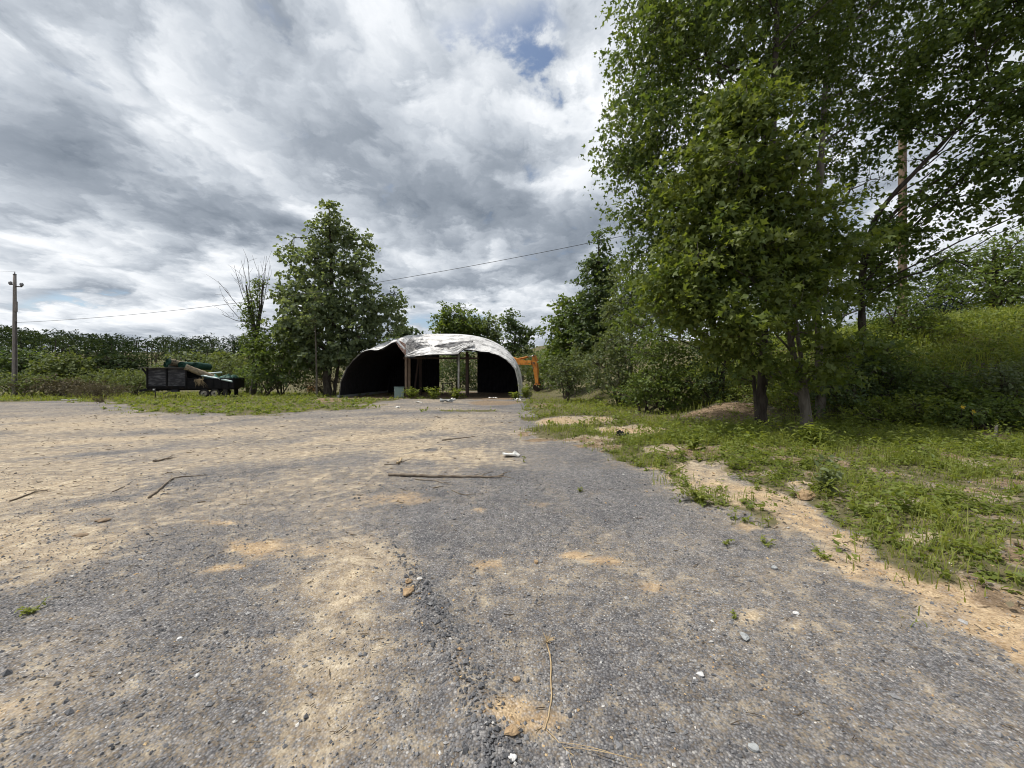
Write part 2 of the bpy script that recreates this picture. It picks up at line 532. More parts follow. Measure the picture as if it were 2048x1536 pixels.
class MB:
    """collects boxes, tubes and sheets; build() links them as one mesh"""
    def __init__(s):
        s.v = []
        s.f = []

    def add(s, V, F):
        b = len(s.v)
        s.v += [tuple(float(c) for c in p) for p in V]
        s.f += [tuple(int(i) + b for i in f) for f in F]
        return s

    def box(s, c, size, rot=None, bev=0.0):
        hx, hy, hz = [q / 2 for q in size]
        if bev <= 0:
            V = [(x * hx, y * hy, z * hz) for z in (-1, 1) for y in (-1, 1) for x in (-1, 1)]
            F = [(0, 2, 3, 1), (4, 5, 7, 6), (0, 1, 5, 4), (2, 6, 7, 3), (0, 4, 6, 2), (1, 3, 7, 5)]
        else:
            b = min(bev, hx * .9, hy * .9, hz * .9)
            ring = lambda x, y, z: [(-x + 0, -y + b, z), (-x + b, -y, z), (x - b, -y, z), (x, -y + b, z), (x, y - b, z), (x - b, y, z), (-x + b, y, z), (-x, y - b, z)]
            V = ring(hx - b, hy - b, -hz) + ring(hx, hy, -hz + b) + ring(hx, hy, hz - b) + ring(hx - b, hy - b, hz)
            F = [tuple(range(7, -1, -1)), tuple(range(24, 32))]
            for r in range(3):
                for k in range(8):
                    F.append((r * 8 + k, r * 8 + (k + 1) % 8, r * 8 + 8 + (k + 1) % 8, r * 8 + 8 + k))
        M = rot if rot is not None else Matrix.Identity(3)
        V = [tuple(M @ Vector(p) + Vector(c)) for p in V]
        return s.add(V, F)

    def beam(s, a, b, w, h, up=(0, 0, 1)):
        a = Vector(a)
        b = Vector(b)
        x = (b - a).normalized()
        y = Vector(up).cross(x)
        if y.length < 1e-4:
            y = Vector((0, 1, 0)).cross(x)
        y.normalize()
        z = x.cross(y)
        M = Matrix((x, y, z)).transposed()
        return s.box((a + b) / 2, ((b - a).length, w, h), M)

    def tube(s, pts, rad, n=8, cap=True):
        V, F = tube_np(pts, rad, n)
        b = len(s.v)
        s.add(V, F)
        if cap:
            k = len(pts)
            s.f.append(tuple(b + i for i in range(n - 1, -1, -1)))
            s.f.append(tuple(b + (k - 1) * n + i for i in range(n)))
        return s

    def build(s, name, mat, parent=None, smooth=False, origin=None):
        me = bpy.data.meshes.new(name)
        V = s.v
        loc = None
        if origin is not None:
            V = [(p[0] - origin[0], p[1] - origin[1], p[2] - origin[2]) for p in V]
            loc = origin
        me.from_pydata(V, [], s.f)
        me.materials.append(mat)
        if smooth:
            for p in me.polygons:
                p.use_smooth = len(p.vertices) <= 4
        me.update()
        o = bpy.data.objects.new(name, me)
        link(o, parent)
        if loc is not None:
            o.location = tuple(float(c) for c in loc)
        return o


def tube_np(pts, rad, n=6):
    pts = np.asarray(pts, float)
    k = len(pts)
    rad = np.broadcast_to(np.asarray(rad, float), (k,))
    tan = np.gradient(pts, axis=0)
    tan /= np.linalg.norm(tan, axis=1)[:, None] + 1e-12
    ref = np.array([0, 0, 1.0]) if abs(tan[0][2]) < .9 else np.array([1.0, 0, 0])
    a = np.cross(tan, ref)
    a /= np.linalg.norm(a, axis=1)[:, None] + 1e-12
    b = np.cross(tan, a)
    th = np.arange(n) / n * 2 * math.pi
    V = pts[:, None, :] + rad[:, None, None] * (np.cos(th)[None, :, None] * a[:, None, :] + np.sin(th)[None, :, None] * b[:, None, :])
    i = np.arange(k - 1)[:, None] * n
    j = np.arange(n)[None, :]
    j2 = (j + 1) % n
    F = np.stack([i + j, i + j2, i + n + j2, i + n + j], -1).reshape(-1, 4)
    return V.reshape(-1, 3), F


class Bulk:
    """numpy accumulator for quads or tris"""
    def __init__(s):
        s.V = []
        s.F = []
        s.A = []
        s.n = 0

    def add(s, V, F, a=None):
        s.V.append(V)
        s.F.append(F + s.n)
        s.n += len(V)
        if a is not None:
            s.A.append(a)

    def get(s):
        return np.concatenate(s.V), np.concatenate(s.F), (np.concatenate(s.A) if s.A else None)


# ------------------------------------------------------------------ materials
def new_mat(name):
    m = bpy.data.materials.new(name)
    m.use_nodes = True
    t = NT(m.node_tree)
    bs = t.n['Principled BSDF']
    return m, t, bs


def mat(name, c1, c2=None, scale=6.0, rough=.8, metal=0.0, bump=0.0, bscale=40.0, stretch=(1, 1, 1), lo=.35, hi=.65, spec=.3, c3=None, s3=1.0, detail=5):
    m, t, bs = new_mat(name)
    bs.inputs['Roughness'].default_value = rough
    bs.inputs['Metallic'].default_value = metal
    bs.inputs['Specular IOR Level'].default_value = spec
    tc = t.n.new('ShaderNodeTexCoord')
    vec = t.mapping(tc.outputs['Object'], sc=stretch)
    if c2 is None:
        c2 = tuple(q * .75 for q in c1)
    f = t.smooth(t.noise(vec, scale, detail, .6), lo, hi)
    col = t.mix(f, c1, c2)
    if c3 is not None:
        f3 = t.smooth(t.noise(vec, s3, 6, .65, .4), .54, .66)
        col = t.mix(f3, col, c3)
    t.put(bs.inputs['Base Color'], col)
    if bump > 0:
        t.put(bs.inputs['Normal'], t.bump(t.noise(vec, bscale, 4, .6), bump, .02))
    return m


def leaf_mat(name, dark, lightc, trans=.35, rough=.55, spec=.35):
    m, t, bs = new_mat(name)
    col = t.mix(t.attr('tint'), dark, lightc)
    t.put(bs.inputs['Base Color'], col)
    bs.inputs['Roughness'].default_value = rough
    bs.inputs['Specular IOR Level'].default_value = spec
    tr = t.n.new('ShaderNodeBsdfTranslucent')
    t.put(tr.inputs[0], t.mix(1.0, col, (1.5, 1.45, .6), 'MULTIPLY'))
    mx = t.n.new('ShaderNodeMixShader')
    mx.inputs[0].default_value = trans
    t.l.new(bs.outputs[0], mx.inputs[1])
    t.l.new(tr.outputs[0], mx.inputs[2])
    t.l.new(mx.outputs[0], t.n['Material Output'].inputs[0])
    return m


def ground_mat():
    m, t, bs = new_mat("lot_ground")
    geo = t.n.new('ShaderNodeNewGeometry')
    pos = geo.outputs['Position']
    v1 = t.vor(pos, 84.0)
    v2 = t.vor(pos, 25.0)
    rnd = t.n.new('ShaderNodeSeparateColor')
    t.l.new(v1.outputs['Color'], rnd.inputs[0])
    r1 = rnd.outputs[0]
    rnd2 = t.n.new('ShaderNodeSeparateColor')
    t.l.new(v2.outputs['Color'], rnd2.inputs[0])
    n_big = t.noise(pos, .9, 5, .6)
    n_mid = t.noise(pos, 7.0, 5, .62)
    n_fine = t.noise(pos, 55.0, 3, .6)
    gravel = t.ramp(r1, [(0.0, (.050, .052, .058)), (.40, (.115, .116, .124)), (.78, (.175, .174, .178)), (.93, (.24, .236, .232)), (1.0, (.38, .37, .355))])
    gravel2 = t.ramp(rnd2.outputs[1], [(0.0, (.07, .072, .08)), (.6, (.15, .15, .158)), (1.0, (.27, .265, .26))])
    gravel = t.mix(.35, gravel, gravel2)
    tone_var = t.ramp(n_big, [(.3, (.96, .94, .935)), (.7, (1.46, 1.41, 1.36))])  # broad random tone variation in the gravel colour
    gravel = t.mix(1.0, gravel, tone_var, 'MULTIPLY')
    gap = t.smooth(v1.outputs['Distance'], .75, .25)
    gravel = t.mix(1.0, gravel, t.ramp(gap, [(0, (.55, .55, .55)), (1, (1.1, 1.1, 1.1))]), 'MULTIPLY')
    sand = t.ramp(n_mid, [(.3, (.285, .22, .15)), (.5, (.40, .325, .232)), (.7, (.54, .46, .34))])
    clay = t.ramp(n_mid, [(.3, (.35, .245, .145)), (.55, (.46, .34, .21)), (.75, (.555, .435, .285))])
    orf = t.smooth(t.math('ADD', t.attr('orange'), t.math('MULTIPLY', t.math('SUBTRACT', n_mid, .5), .8)), .3, .75)
    sandc = t.mix(orf, sand, clay)
    speck = t.ramp(r1, [(0, (.62, .60, .58)), (.5, (.95, .95, .95)), (1, (1.25, 1.25, 1.25))])
    sandc = t.mix(1.0, sandc, speck, 'MULTIPLY')
    tf = t.math('ADD', t.attr('tan'), t.math('MULTIPLY', t.math('SUBTRACT', n_mid, .5), .95))
    tf = t.math('ADD', tf, t.math('MULTIPLY', t.math('SUBTRACT', n_fine, .5), .75))
    tf = t.math('ADD', tf, t.math('MULTIPLY', t.math('SUBTRACT', n_big, .5), .35))
    tf = t.math('ADD', tf, t.math('MULTIPLY', t.math('SUBTRACT', r1, .5), -.42))
    tf = t.smooth(tf, .16, .88)
    col = t.mix(tf, gravel, sandc)
    dirt = t.ramp(n_mid, [(.3, (.125, .088, .058)), (.5, (.215, .155, .10)), (.72, (.35, .265, .18))])
    dirt = t.mix(1.0, dirt, speck, 'MULTIPLY')
    df = t.smooth(t.math('ADD', t.attr('dirt'), t.math('MULTIPLY', t.math('SUBTRACT', n_mid, .5), .7)), .35, .7)
    col = t.mix(df, col, dirt)
    soil = t.ramp(n_mid, [(.3, (.068, .060, .032)), (.5, (.105, .098, .048)), (.75, (.22, .175, .105))])
    gf = t.smooth(t.math('ADD', t.attr('grass'), t.math('MULTIPLY', t.math('SUBTRACT', n_mid, .5), .9)), .35, .75)
    gf = t.math('MULTIPLY', gf, t.math('SUBTRACT', 1.0, t.math('MULTIPLY', df, .7)))
    col = t.mix(gf, col, soil)
    t.put(bs.inputs['Base Color'], col)
    bs.inputs['Roughness'].default_value = .95
    bs.inputs['Specular IOR Level'].default_value = .15
    hh = t.math('ADD', t.math('MULTIPLY', v1.outputs['Distance'], -.8), t.math('MULTIPLY', n_mid, .7))
    hh = t.math('ADD', hh, t.math('MULTIPLY', n_fine, .4))
    t.put(bs.inputs['Normal'], t.bump(hh, .55, .016))
    return m


def stone_mat():
    m, t, bs = new_mat("gravel_stone")
    geo = t.n.new('ShaderNodeNewGeometry')
    n = t.noise(geo.outputs['Position'], 160, 3, .6)
    col = t.ramp(t.attr('tint'), [(0, (.065, .067, .073)), (.35, (.145, .145, .152)), (.62, (.24, .238, .24)), (.80, (.36, .352, .345)), (.90, (.60, .58, .55)), (.93, (.42, .27, .14)), (1, (.50, .37, .21))])
    col = t.mix(1.0, col, t.ramp(n, [(.3, (.75, .75, .75)), (.7, (1.2, 1.2, 1.2))]), 'MULTIPLY')
    t.put(bs.inputs['Base Color'], col)
    bs.inputs['Roughness'].default_value = .85
    bs.inputs['Specular IOR Level'].default_value = .25
    return m


M = {}
M['ground'] = ground_mat()
M['stone'] = stone_mat()
M['maple'] = leaf_mat('maple_leaf', (.040, .076, .022), (.140, .185, .044), .44)
M['maple_new'] = leaf_mat('young_maple_leaf', (.055, .094, .023), (.185, .222, .052), .45)
M['poplar'] = leaf_mat('poplar_leaf', (.098, .138, .080), (.205, .245, .142), .46, .65, .2)
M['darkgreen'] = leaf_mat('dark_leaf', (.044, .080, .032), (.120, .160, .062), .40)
M['sage'] = leaf_mat('sage_leaf', (.070, .102, .046), (.180, .212, .098), .36, .6)
M['bright'] = leaf_mat('bright_leaf', (.056, .098, .024), (.165, .212, .052), .42)
M['far'] = leaf_mat('far_leaf', (.016, .031, .016), (.062, .086, .034), .2, .8, .1)
M['conifer'] = leaf_mat('conifer_needle', (.010, .024, .014), (.028, .050, .026), .1, .7)
M['scrub'] = leaf_mat('scrub_leaf', (.062, .092, .030), (.175, .205, .068), .3, .7)
M['drybrush'] = leaf_mat('dry_brush', (.085, .070, .045), (.19, .165, .11), .1, .9, .1)
M['drybrush_dark'] = leaf_mat('bark_crumb', (.045, .034, .026), (.20, .15, .095), .02, .9, .1)
M['grass'] = leaf_mat('grass_blade', (.105, .145, .027), (.310, .335, .085), .46, .6)
M['weed'] = leaf_mat('weed_leaf', (.078, .125, .025), (.245, .280, .062), .46, .55)
M['dark_bark'] = mat('dark_bark', (.035, .028, .022), (.075, .062, .05), 9, .95, bump=.8, bscale=30, stretch=(1, 1, .25))
M['gray_bark'] = mat('gray_bark', (.16, .14, .115), (.085, .072, .058), 7, .92, bump=.7, bscale=30, stretch=(1, 1, .25))
M['twig'] = mat('twig_bark', (.050, .040, .030), (.085, .07, .055), 9, .95)
M['deadgrey'] = mat('grey_dead_branch', (.085, .074, .066), (.05, .044, .04), 6, .9, stretch=(1, 1, .4), bump=.4)
M['dead'] = mat('dead_wood', (.15, .13, .115), (.085, .075, .07), 6, .9, stretch=(1, 1, .4), bump=.4)
M['pole'] = mat('weathered_pole_wood', (.26, .235, .215), (.17, .15, .14), 9, .9, stretch=(4, 4, .25), bump=.4, bscale=20)
M['pole2'] = mat('brown_pole_wood', (.24, .165, .115), (.15, .11, .085), 9, .9, stretch=(4, 4, .25), bump=.4, bscale=20)
M['iron'] = mat('dark_iron', (.05, .05, .055), (.09, .075, .065), 12, .55, .6)
M['porcelain'] = mat('grey_insulator', (.22, .22, .23), None, 10, .3)
M['cable'] = mat('black_cable', (.03, .03, .033), None, 10, .6)
M['guard'] = mat('pale_guard', (.5, .47, .38), None, 8, .6)


def steel_mat():
    m, t, bs = new_mat('galvanised_roof_sheet')
    geo = t.n.new('ShaderNodeNewGeometry')
    pos = geo.outputs['Position']
    n1 = t.noise(t.mapping(pos, sc=(.7, 1.6, 2.0)), 1.5, 6, .62, .4)
    n2 = t.noise(pos, 11.0, 5, .65)
    col = t.ramp(t.math('ADD', t.math('MULTIPLY', n1, .7), t.math('MULTIPLY', n2, .3)), [(.36, (.16, .152, .148)), (.44, (.38, .37, .365)), (.50, (.60, .59, .58)), (.62, (.72, .71, .70))])
    rust = t.smooth(t.noise(t.mapping(pos, loc=(5, 2, 1)), 2.6, 6, .7, .5), .60, .74)
    col = t.mix(t.math('MULTIPLY', rust, .55), col, (.20, .13, .095))
    t.put(bs.inputs['Base Color'], col)
    bs.inputs['Metallic'].default_value = .1
    t.put(bs.inputs['Roughness'], t.ramp(n2, [(.3, (.5, .5, .5)), (.7, (.75, .75, .75))]))
    return m


M['steel'] = steel_mat()
M['steel_grey'] = mat('dull_grey_sheet', (.17, .17, .175), (.11, .105, .105), 4, .6, .1, c3=(.27, .26, .255), s3=5)
M['rust_sheet'] = mat('rusty_sheet', (.17, .095, .065), (.10, .06, .05), 6, .85, c3=(.35, .30, .27), s3=5)
M['inside_black'] = mat('near_black_inside', (.012, .012, .016), (.022, .021, .026), 3, .85, bump=.2, bscale=9)  # inner faces and end wall of the shed coloured near-black throughout
M['lumber'] = mat('brown_post_wood', (.26, .185, .135), (.16, .115, .085), 6, .9, stretch=(5, 5, .4), bump=.4)
M['lumber_dark'] = mat('dark_post_wood', (.085, .055, .045), (.05, .038, .034), 6, .9, stretch=(5, 5, .4), bump=.4)  # post wood in a much darker brown
M['pipe_white'] = mat('pale_painted_pipe', (.62, .60, .56), (.46, .43, .40), 5, .5)
M['cabinet'] = mat('green_grey_cabinet_paint', (.24, .33, .32), (.20, .27, .265), 2.5, .5, bump=.05)
M['white'] = mat('white_scrap', (.74, .73, .70), (.60, .58, .54), 7, .7)
M['blacksteel'] = mat('black_trailer_paint', (.007, .007, .009), (.014, .013, .014), 3, .75, .0, bump=.1, spec=.15, c3=(.030, .022, .018), s3=2.4)
M['panelwood'] = mat('weathered_black_plywood', (.030, .029, .034), (.12, .118, .125), 3.2, .8, stretch=(.7, 1, 2.6), lo=.42, hi=.72, bump=.25, bscale=18)
M['railwood'] = mat('grey_brown_board', (.15, .13, .11), (.09, .08, .07), 6, .9, stretch=(.4, 2, 2), bump=.3)
M['rubber'] = mat('tyre_rubber', (.018, .017, .017), (.045, .04, .035), 5, .9)
M['rim'] = mat('dirty_white_rim', (.45, .42, .37), (.24, .20, .16), 9, .6)
M['greenroll'] = mat('dark_green_roll', (.010, .042, .030), (.016, .065, .045), 9, .7, bump=.3)
M['tanroll'] = mat('tan_wrapped_roll', (.33, .27, .19), (.20, .16, .11), 4, .85, c3=(.035, .030, .026), s3=3.2)
M['greentarp'] = mat('green_tarp', (.012, .075, .060), (.03, .14, .115), 5, .5, bump=.4, bscale=7)
M['pvc'] = mat('pale_blue_pipe', (.60, .70, .70), (.45, .56, .56), 5, .4)
M['orange'] = mat('orange_machine_paint', (.44, .175, .022), (.33, .12, .018), 3, .6, c3=(.17, .07, .03), s3=3.5)
M['chrome'] = mat('hydraulic_rod', (.6, .6, .6), None, 6, .25, .9)
M['bucket'] = mat('rusty_dark_bucket', (.055, .035, .026), (.03, .024, .022), 5, .8, .2, bump=.3)
M['glass'] = mat('cab_glass', (.03, .04, .045), None, 3, .08, spec=.6)
M['barrel'] = mat('orange_barrel', (.70, .34, .12), (.60, .27, .09), 3, .6)
M['barrelband'] = mat('barrel_white_band', (.75, .70, .62), None, 3, .6)
M['stick'] = mat('stick_bark', (.13, .10, .075), (.24, .20, .155), 9, .9, stretch=(1, 1, 1), bump=.4)
M['stickpale'] = mat('pale_split_wood', (.50, .39, .24), (.36, .27, .165), 9, .9)
M['straw'] = mat('straw_stem', (.48, .37, .22), (.36, .26, .15), 20, .8)
M['whitestone'] = mat('white_stone', (.66, .65, .64), (.50, .49, .48), 30, .8, bump=.3)
M['greystone'] = mat('pale_grey_stone', (.36, .37, .37), (.26, .27, .275), 30, .8, bump=.3)
M['clod'] = mat('clay_clod', (.40, .285, .17), (.28, .19, .11), 30, .95, bump=.5)
M['dirtclod'] = mat('brown_dirt_clod', (.29, .215, .145), (.17, .125, .085), 12, .95, bump=.6)
M['plastic'] = mat('black_plastic', (.014, .014, .015), None, 6, .45)
M['flower'] = mat('yellow_petal', (.75, .52, .04), None, 10, .6)


# ------------------------------------------------------------------ ground sheet
def build_ground():
    def axis(fine, outer_lo, outer_hi, ratio=1.16):
        a = list(fine)
        s = fine[-1] - fine[-2]
        p = fine[-1]
        while p < outer_hi:
            s *= ratio
            p += s
            a.append(p)
        s = fine[1] - fine[0]
        p = fine[0]
        b = []
        while p > outer_lo:
            s *= ratio
            p -= s
            b.append(p)
        return np.array(b[::-1] + a)
    xs = axis(np.concatenate([np.arange(-14, -5, .16), np.arange(-5, 6, .075), np.arange(6, 16, .13)]), -1500, 1500)
    ys = axis(np.concatenate([np.arange(.9, 6.5, .07), np.arange(6.5, 13, .11), np.arange(13, 32, .26)]), -120, 2500)
    X, Y = np.meshgrid(xs, ys)
    x = X.ravel()
    y = Y.ravel()
    z = height(x, y)
    g, tn, og, dr = masks(x, y)
    nx = len(xs)
    ny = len(ys)
    i = (np.arange(ny - 1)[:, None] * nx + np.arange(nx - 1)[None, :]).ravel()
    F = np.stack([i, i + 1, i + nx + 1, i + nx], -1)
    o = np_obj('ground', np.stack([x, y, z], -1), F, M['ground'], attrs={'grass': g, 'tan': tn, 'orange': og, 'dirt': dr}, smooth=True)
    tag(o, kind='structure')


build_ground()


# ------------------------------------------------------------------ gravel
def rocks_np(cen, size, tint, r, flat=.62):
    """irregular eight-faced stones"""
    n = len(cen)
    base = np.array([[1, 0, 0], [0, 1, 0], [-1, 0, 0], [0, -1, 0], [0, 0, 1], [0, 0, -1]], float)
    tri = np.array([[0, 1, 4], [1, 2, 4], [2, 3, 4], [3, 0, 4], [1, 0, 5], [2, 1, 5], [3, 2, 5], [0, 3, 5]])
    V = np.repeat(base[None], n, 0) * (.72 + .56 * r.random((n, 6, 1)))
    V[:, :, :2] += .35 * (r.random((n, 6, 2)) - .5)
    asp = np.stack([.75 + .5 * r.random(n), .65 + .4 * r.random(n), flat * (.7 + .6 * r.random(n))], -1)
    V *= asp[:, None, :]
    th = r.random(n) * 6.283
    ti = (r.random(n) - .5) * .9
    c, s = np.cos(ti)[:, None], np.sin(ti)[:, None]
    x, y, z = V[..., 0], V[..., 1], V[..., 2]
    x, z = x * c - z * s, x * s + z * c
    c, s = np.cos(th)[:, None], np.sin(th)[:, None]
    x, y = x * c - y * s, x * s + y * c
    V = np.stack([x, y, z], -1) * (size * .5)[:, None, None] + cen[:, None, :]
    F = (tri[None] + (np.arange(n) * 6)[:, None, None]).reshape(-1, 3)
    return V.reshape(-1, 3), F, np.repeat(tint, 6)


def build_gravel():
    r = np.random.default_rng(21)
    n = 98000
    u = r.random(n)
    Y = 1.15 + (6.2 - 1.15) * u ** 1.25
    X = (r.random(n) * 2 - 1) * (1.42 * Y + .3)
    g, tn, og, dr = masks(X, Y)
    rx = np.interp(Y, [1.0, 1.52, 1.78, 2.2, 3.0, 4.5], [-.02, -.05, -.13, -.36, -.78, -1.7])
    ridge = np.exp(-((X - rx) / .15) ** 2) * sstep(4.6, 2.6, Y)
    keep = (1 - .85 * g) * (1 - .5 * sstep(.25, .75, tn)) * (.30 + .5 * sstep(-.3, .5, fbm(X * 1.4, Y * 1.4, 31)) + .9 * ridge)
    k = r.random(n) < keep
    X, Y, tn, ridge, og = X[k], Y[k], tn[k], ridge[k], og[k]
    n = len(X)
    size = .0084 * np.exp(r.normal(0, .42, n)) * (1 + .09 * Y) * (1 + .9 * ridge * r.random(n))
    size = np.clip(size, .005, .05)
    tint = np.clip(r.beta(2.4, 3.2, n) * .93, 0, .86)
    tint[r.random(n) < .011] = .90
    oc = r.random(n) < (.02 + .45 * sstep(.35, .8, tn) * og)
    tint[oc] = .93 + .07 * r.random(oc.sum())
    tint = np.where((ridge > .4) & (tint < .85), tint * .72, tint)
    Z = height(X, Y) + size * .12
    V, F, A = rocks_np(np.stack([X, Y, Z], -1), size, tint, r)
    o = np_obj('gravel', V, F, M['stone'], attrs={'tint': A})
    tag(o, 'loose grey crushed stone strewn over the lot in the foreground', 'gravel', kind='stuff')


build_gravel()

# ------------------------------------------------------------------ leaves
SIMPLE = (np.array([[0, 0, 0], [-.27, .45, .07], [0, 1, -.04], [.27, .45, .07]], float), np.array([[0, 3, 2], [0, 2, 1]]))
STAR = (np.array([[0, 0, 0], [-.55, .40, .06], [-.17, .50, .03], [0, 1, -.10], [.17, .50, .03], [.55, .40, .06]], float),
        np.array([[0, 2, 1], [0, 4, 2], [2, 4, 3], [0, 5, 4]]))
ROUND = (np.array([[0, 0, 0], [-.36, .30, .05], [-.30, .72, .0], [0, 1, -.07], [.30, .72, .0], [.36, .30, .05]], float),
         np.array([[0, 2, 1], [0, 3, 2], [0, 4, 3], [0, 5, 4]]))
NARROW = (np.array([[0, 0, 0], [-.12, .45, .05], [0, 1, -.12], [.12, .45, .05]], float), np.array([[0, 3, 2], [0, 2, 1]]))


def leaf_np(cen, nrm, direc, size, tint, tpl):
    T, FT = tpl
    n = len(cen)
    nrm = nrm / (np.linalg.norm(nrm, axis=1)[:, None] + 1e-9)
    y = direc - (direc * nrm).sum(1)[:, None] * nrm
    y /= np.linalg.norm(y, axis=1)[:, None] + 1e-9
    x = np.cross(y, nrm)
    V = cen[:, None, :] + size[:, None, None] * (T[None, :, 0, None] * x[:, None, :] + T[None, :, 1, None] * y[:, None, :] + T[None, :, 2, None] * nrm[:, None, :])
    k = len(T)
    F = (FT[None] + (np.arange(n) * k)[:, None, None]).reshape(-1, 3)
    return V.reshape(-1, 3), F, np.repeat(tint, k)


def lobes_px(L):
    """lobes given as (px, py, depth, half width px, half height px, half depth m[, weight]) -> world"""
    out = []
    for q in L:
        px, py, Y, rx, ry, rd = q[:6]
        w = q[6] if len(q) > 6 else 1.0
        k = Y / FPX
        out.append((P(px, py, Y), np.array([rx * k, rd, ry * k]), w))
    return out


def sample_lobes(L, n, r, shell=.5):
    wt = np.array([w * (a[0] * a[1] * a[2]) ** .72 for (_, a, w) in L])
    idx = r.choice(len(L), n, p=wt / wt.sum())
    d = r.normal(size=(n, 3))
    d /= np.linalg.norm(d, axis=1)[:, None]
    rr = r.random(n) ** shell
    C = np.array([c for (c, _, _) in L])[idx]
    A = np.array([a for (_, a, _) in L])[idx]
    # uneven outline: push the lobe surface in and out
    wob = 1 + .28 * np.sin(d[:, 0] * 5 + idx) * np.cos(d[:, 2] * 6 + 2 * idx) + .12 * r.normal(size=n)
    return C + A * d * (rr * wob)[:, None], d


def foliage(bulk, tips, out, nper, spread, ls, r, tpl, droop=.25, up=.8, tint_bias=None, flatten=.6):
    n = len(tips) * nper
    c = np.repeat(tips, nper, 0)
    o = np.repeat(out, nper, 0)
    # leaves sit along three little shoots that fan out of every twig end
    K = 3
    sd_ = r.normal(size=(len(tips), K, 3)) * np.array([1, 1, .45]) + out[:, None, :] * .8
    sd_ /= np.linalg.norm(sd_, axis=2)[:, :, None] + 1e-9
    pick = r.integers(0, K, n)
    sh = sd_[np.repeat(np.arange(len(tips)), nper), pick]
    tq = r.random(n) ** .8
    off = sh * (tq * spread * 2.3)[:, None] + r.normal(size=(n, 3)) * spread * .36
    off[:, 2] = off[:, 2] * flatten * 1.2 - .45 * spread * tq ** 2
    c = c + off
    nr = r.normal(size=(n, 3)) * .75 + np.array([0, 0, up]) + o * .35
    di = r.normal(size=(n, 3)) * .6 + o * .3 + sh * .6 - np.array([0, 0, droop])
    clump = np.repeat(r.random(len(tips)), nper)
    tint = .45 * clump + .55 * r.random(n)
    if tint_bias is not None:
        tint = np.clip(tint + np.repeat(tint_bias, nper), 0, 1)
    size = ls * (.5 + .95 * r.random(n) ** 1.4)
    V, F, A = leaf_np(c, nr, di, size, tint, tpl)
    bulk.add(V, F, A)


SC = np.array([-5.87, 27.0])
EX = np.array([.99905, -.0436])
EY = np.array([.0436, .99905])
SW, SH, SL, SN = 6.42, 4.90, 9.4, 2.75


def clear_of_shed(p, m=.7):
    """True for points at least m metres outside the arched shed"""
    q = p[:, :2] - SC
    a = q @ EX
    d = q @ EY
    top = (SH + m) * np.clip(1 - np.clip(np.abs(a) / (SW + m), 0, 1) ** SN, 0, 1) ** (1 / SN)
    return ~((np.abs(a) < SW + m) & (d > -m) & (d < SL + m) & (p[:, 2] < top))


def bez(a, m, b, k):
    t = np.linspace(0, 1, k)[:, None]
    return (1 - t) ** 2 * a + 2 * t * (1 - t) * m + t ** 2 * b


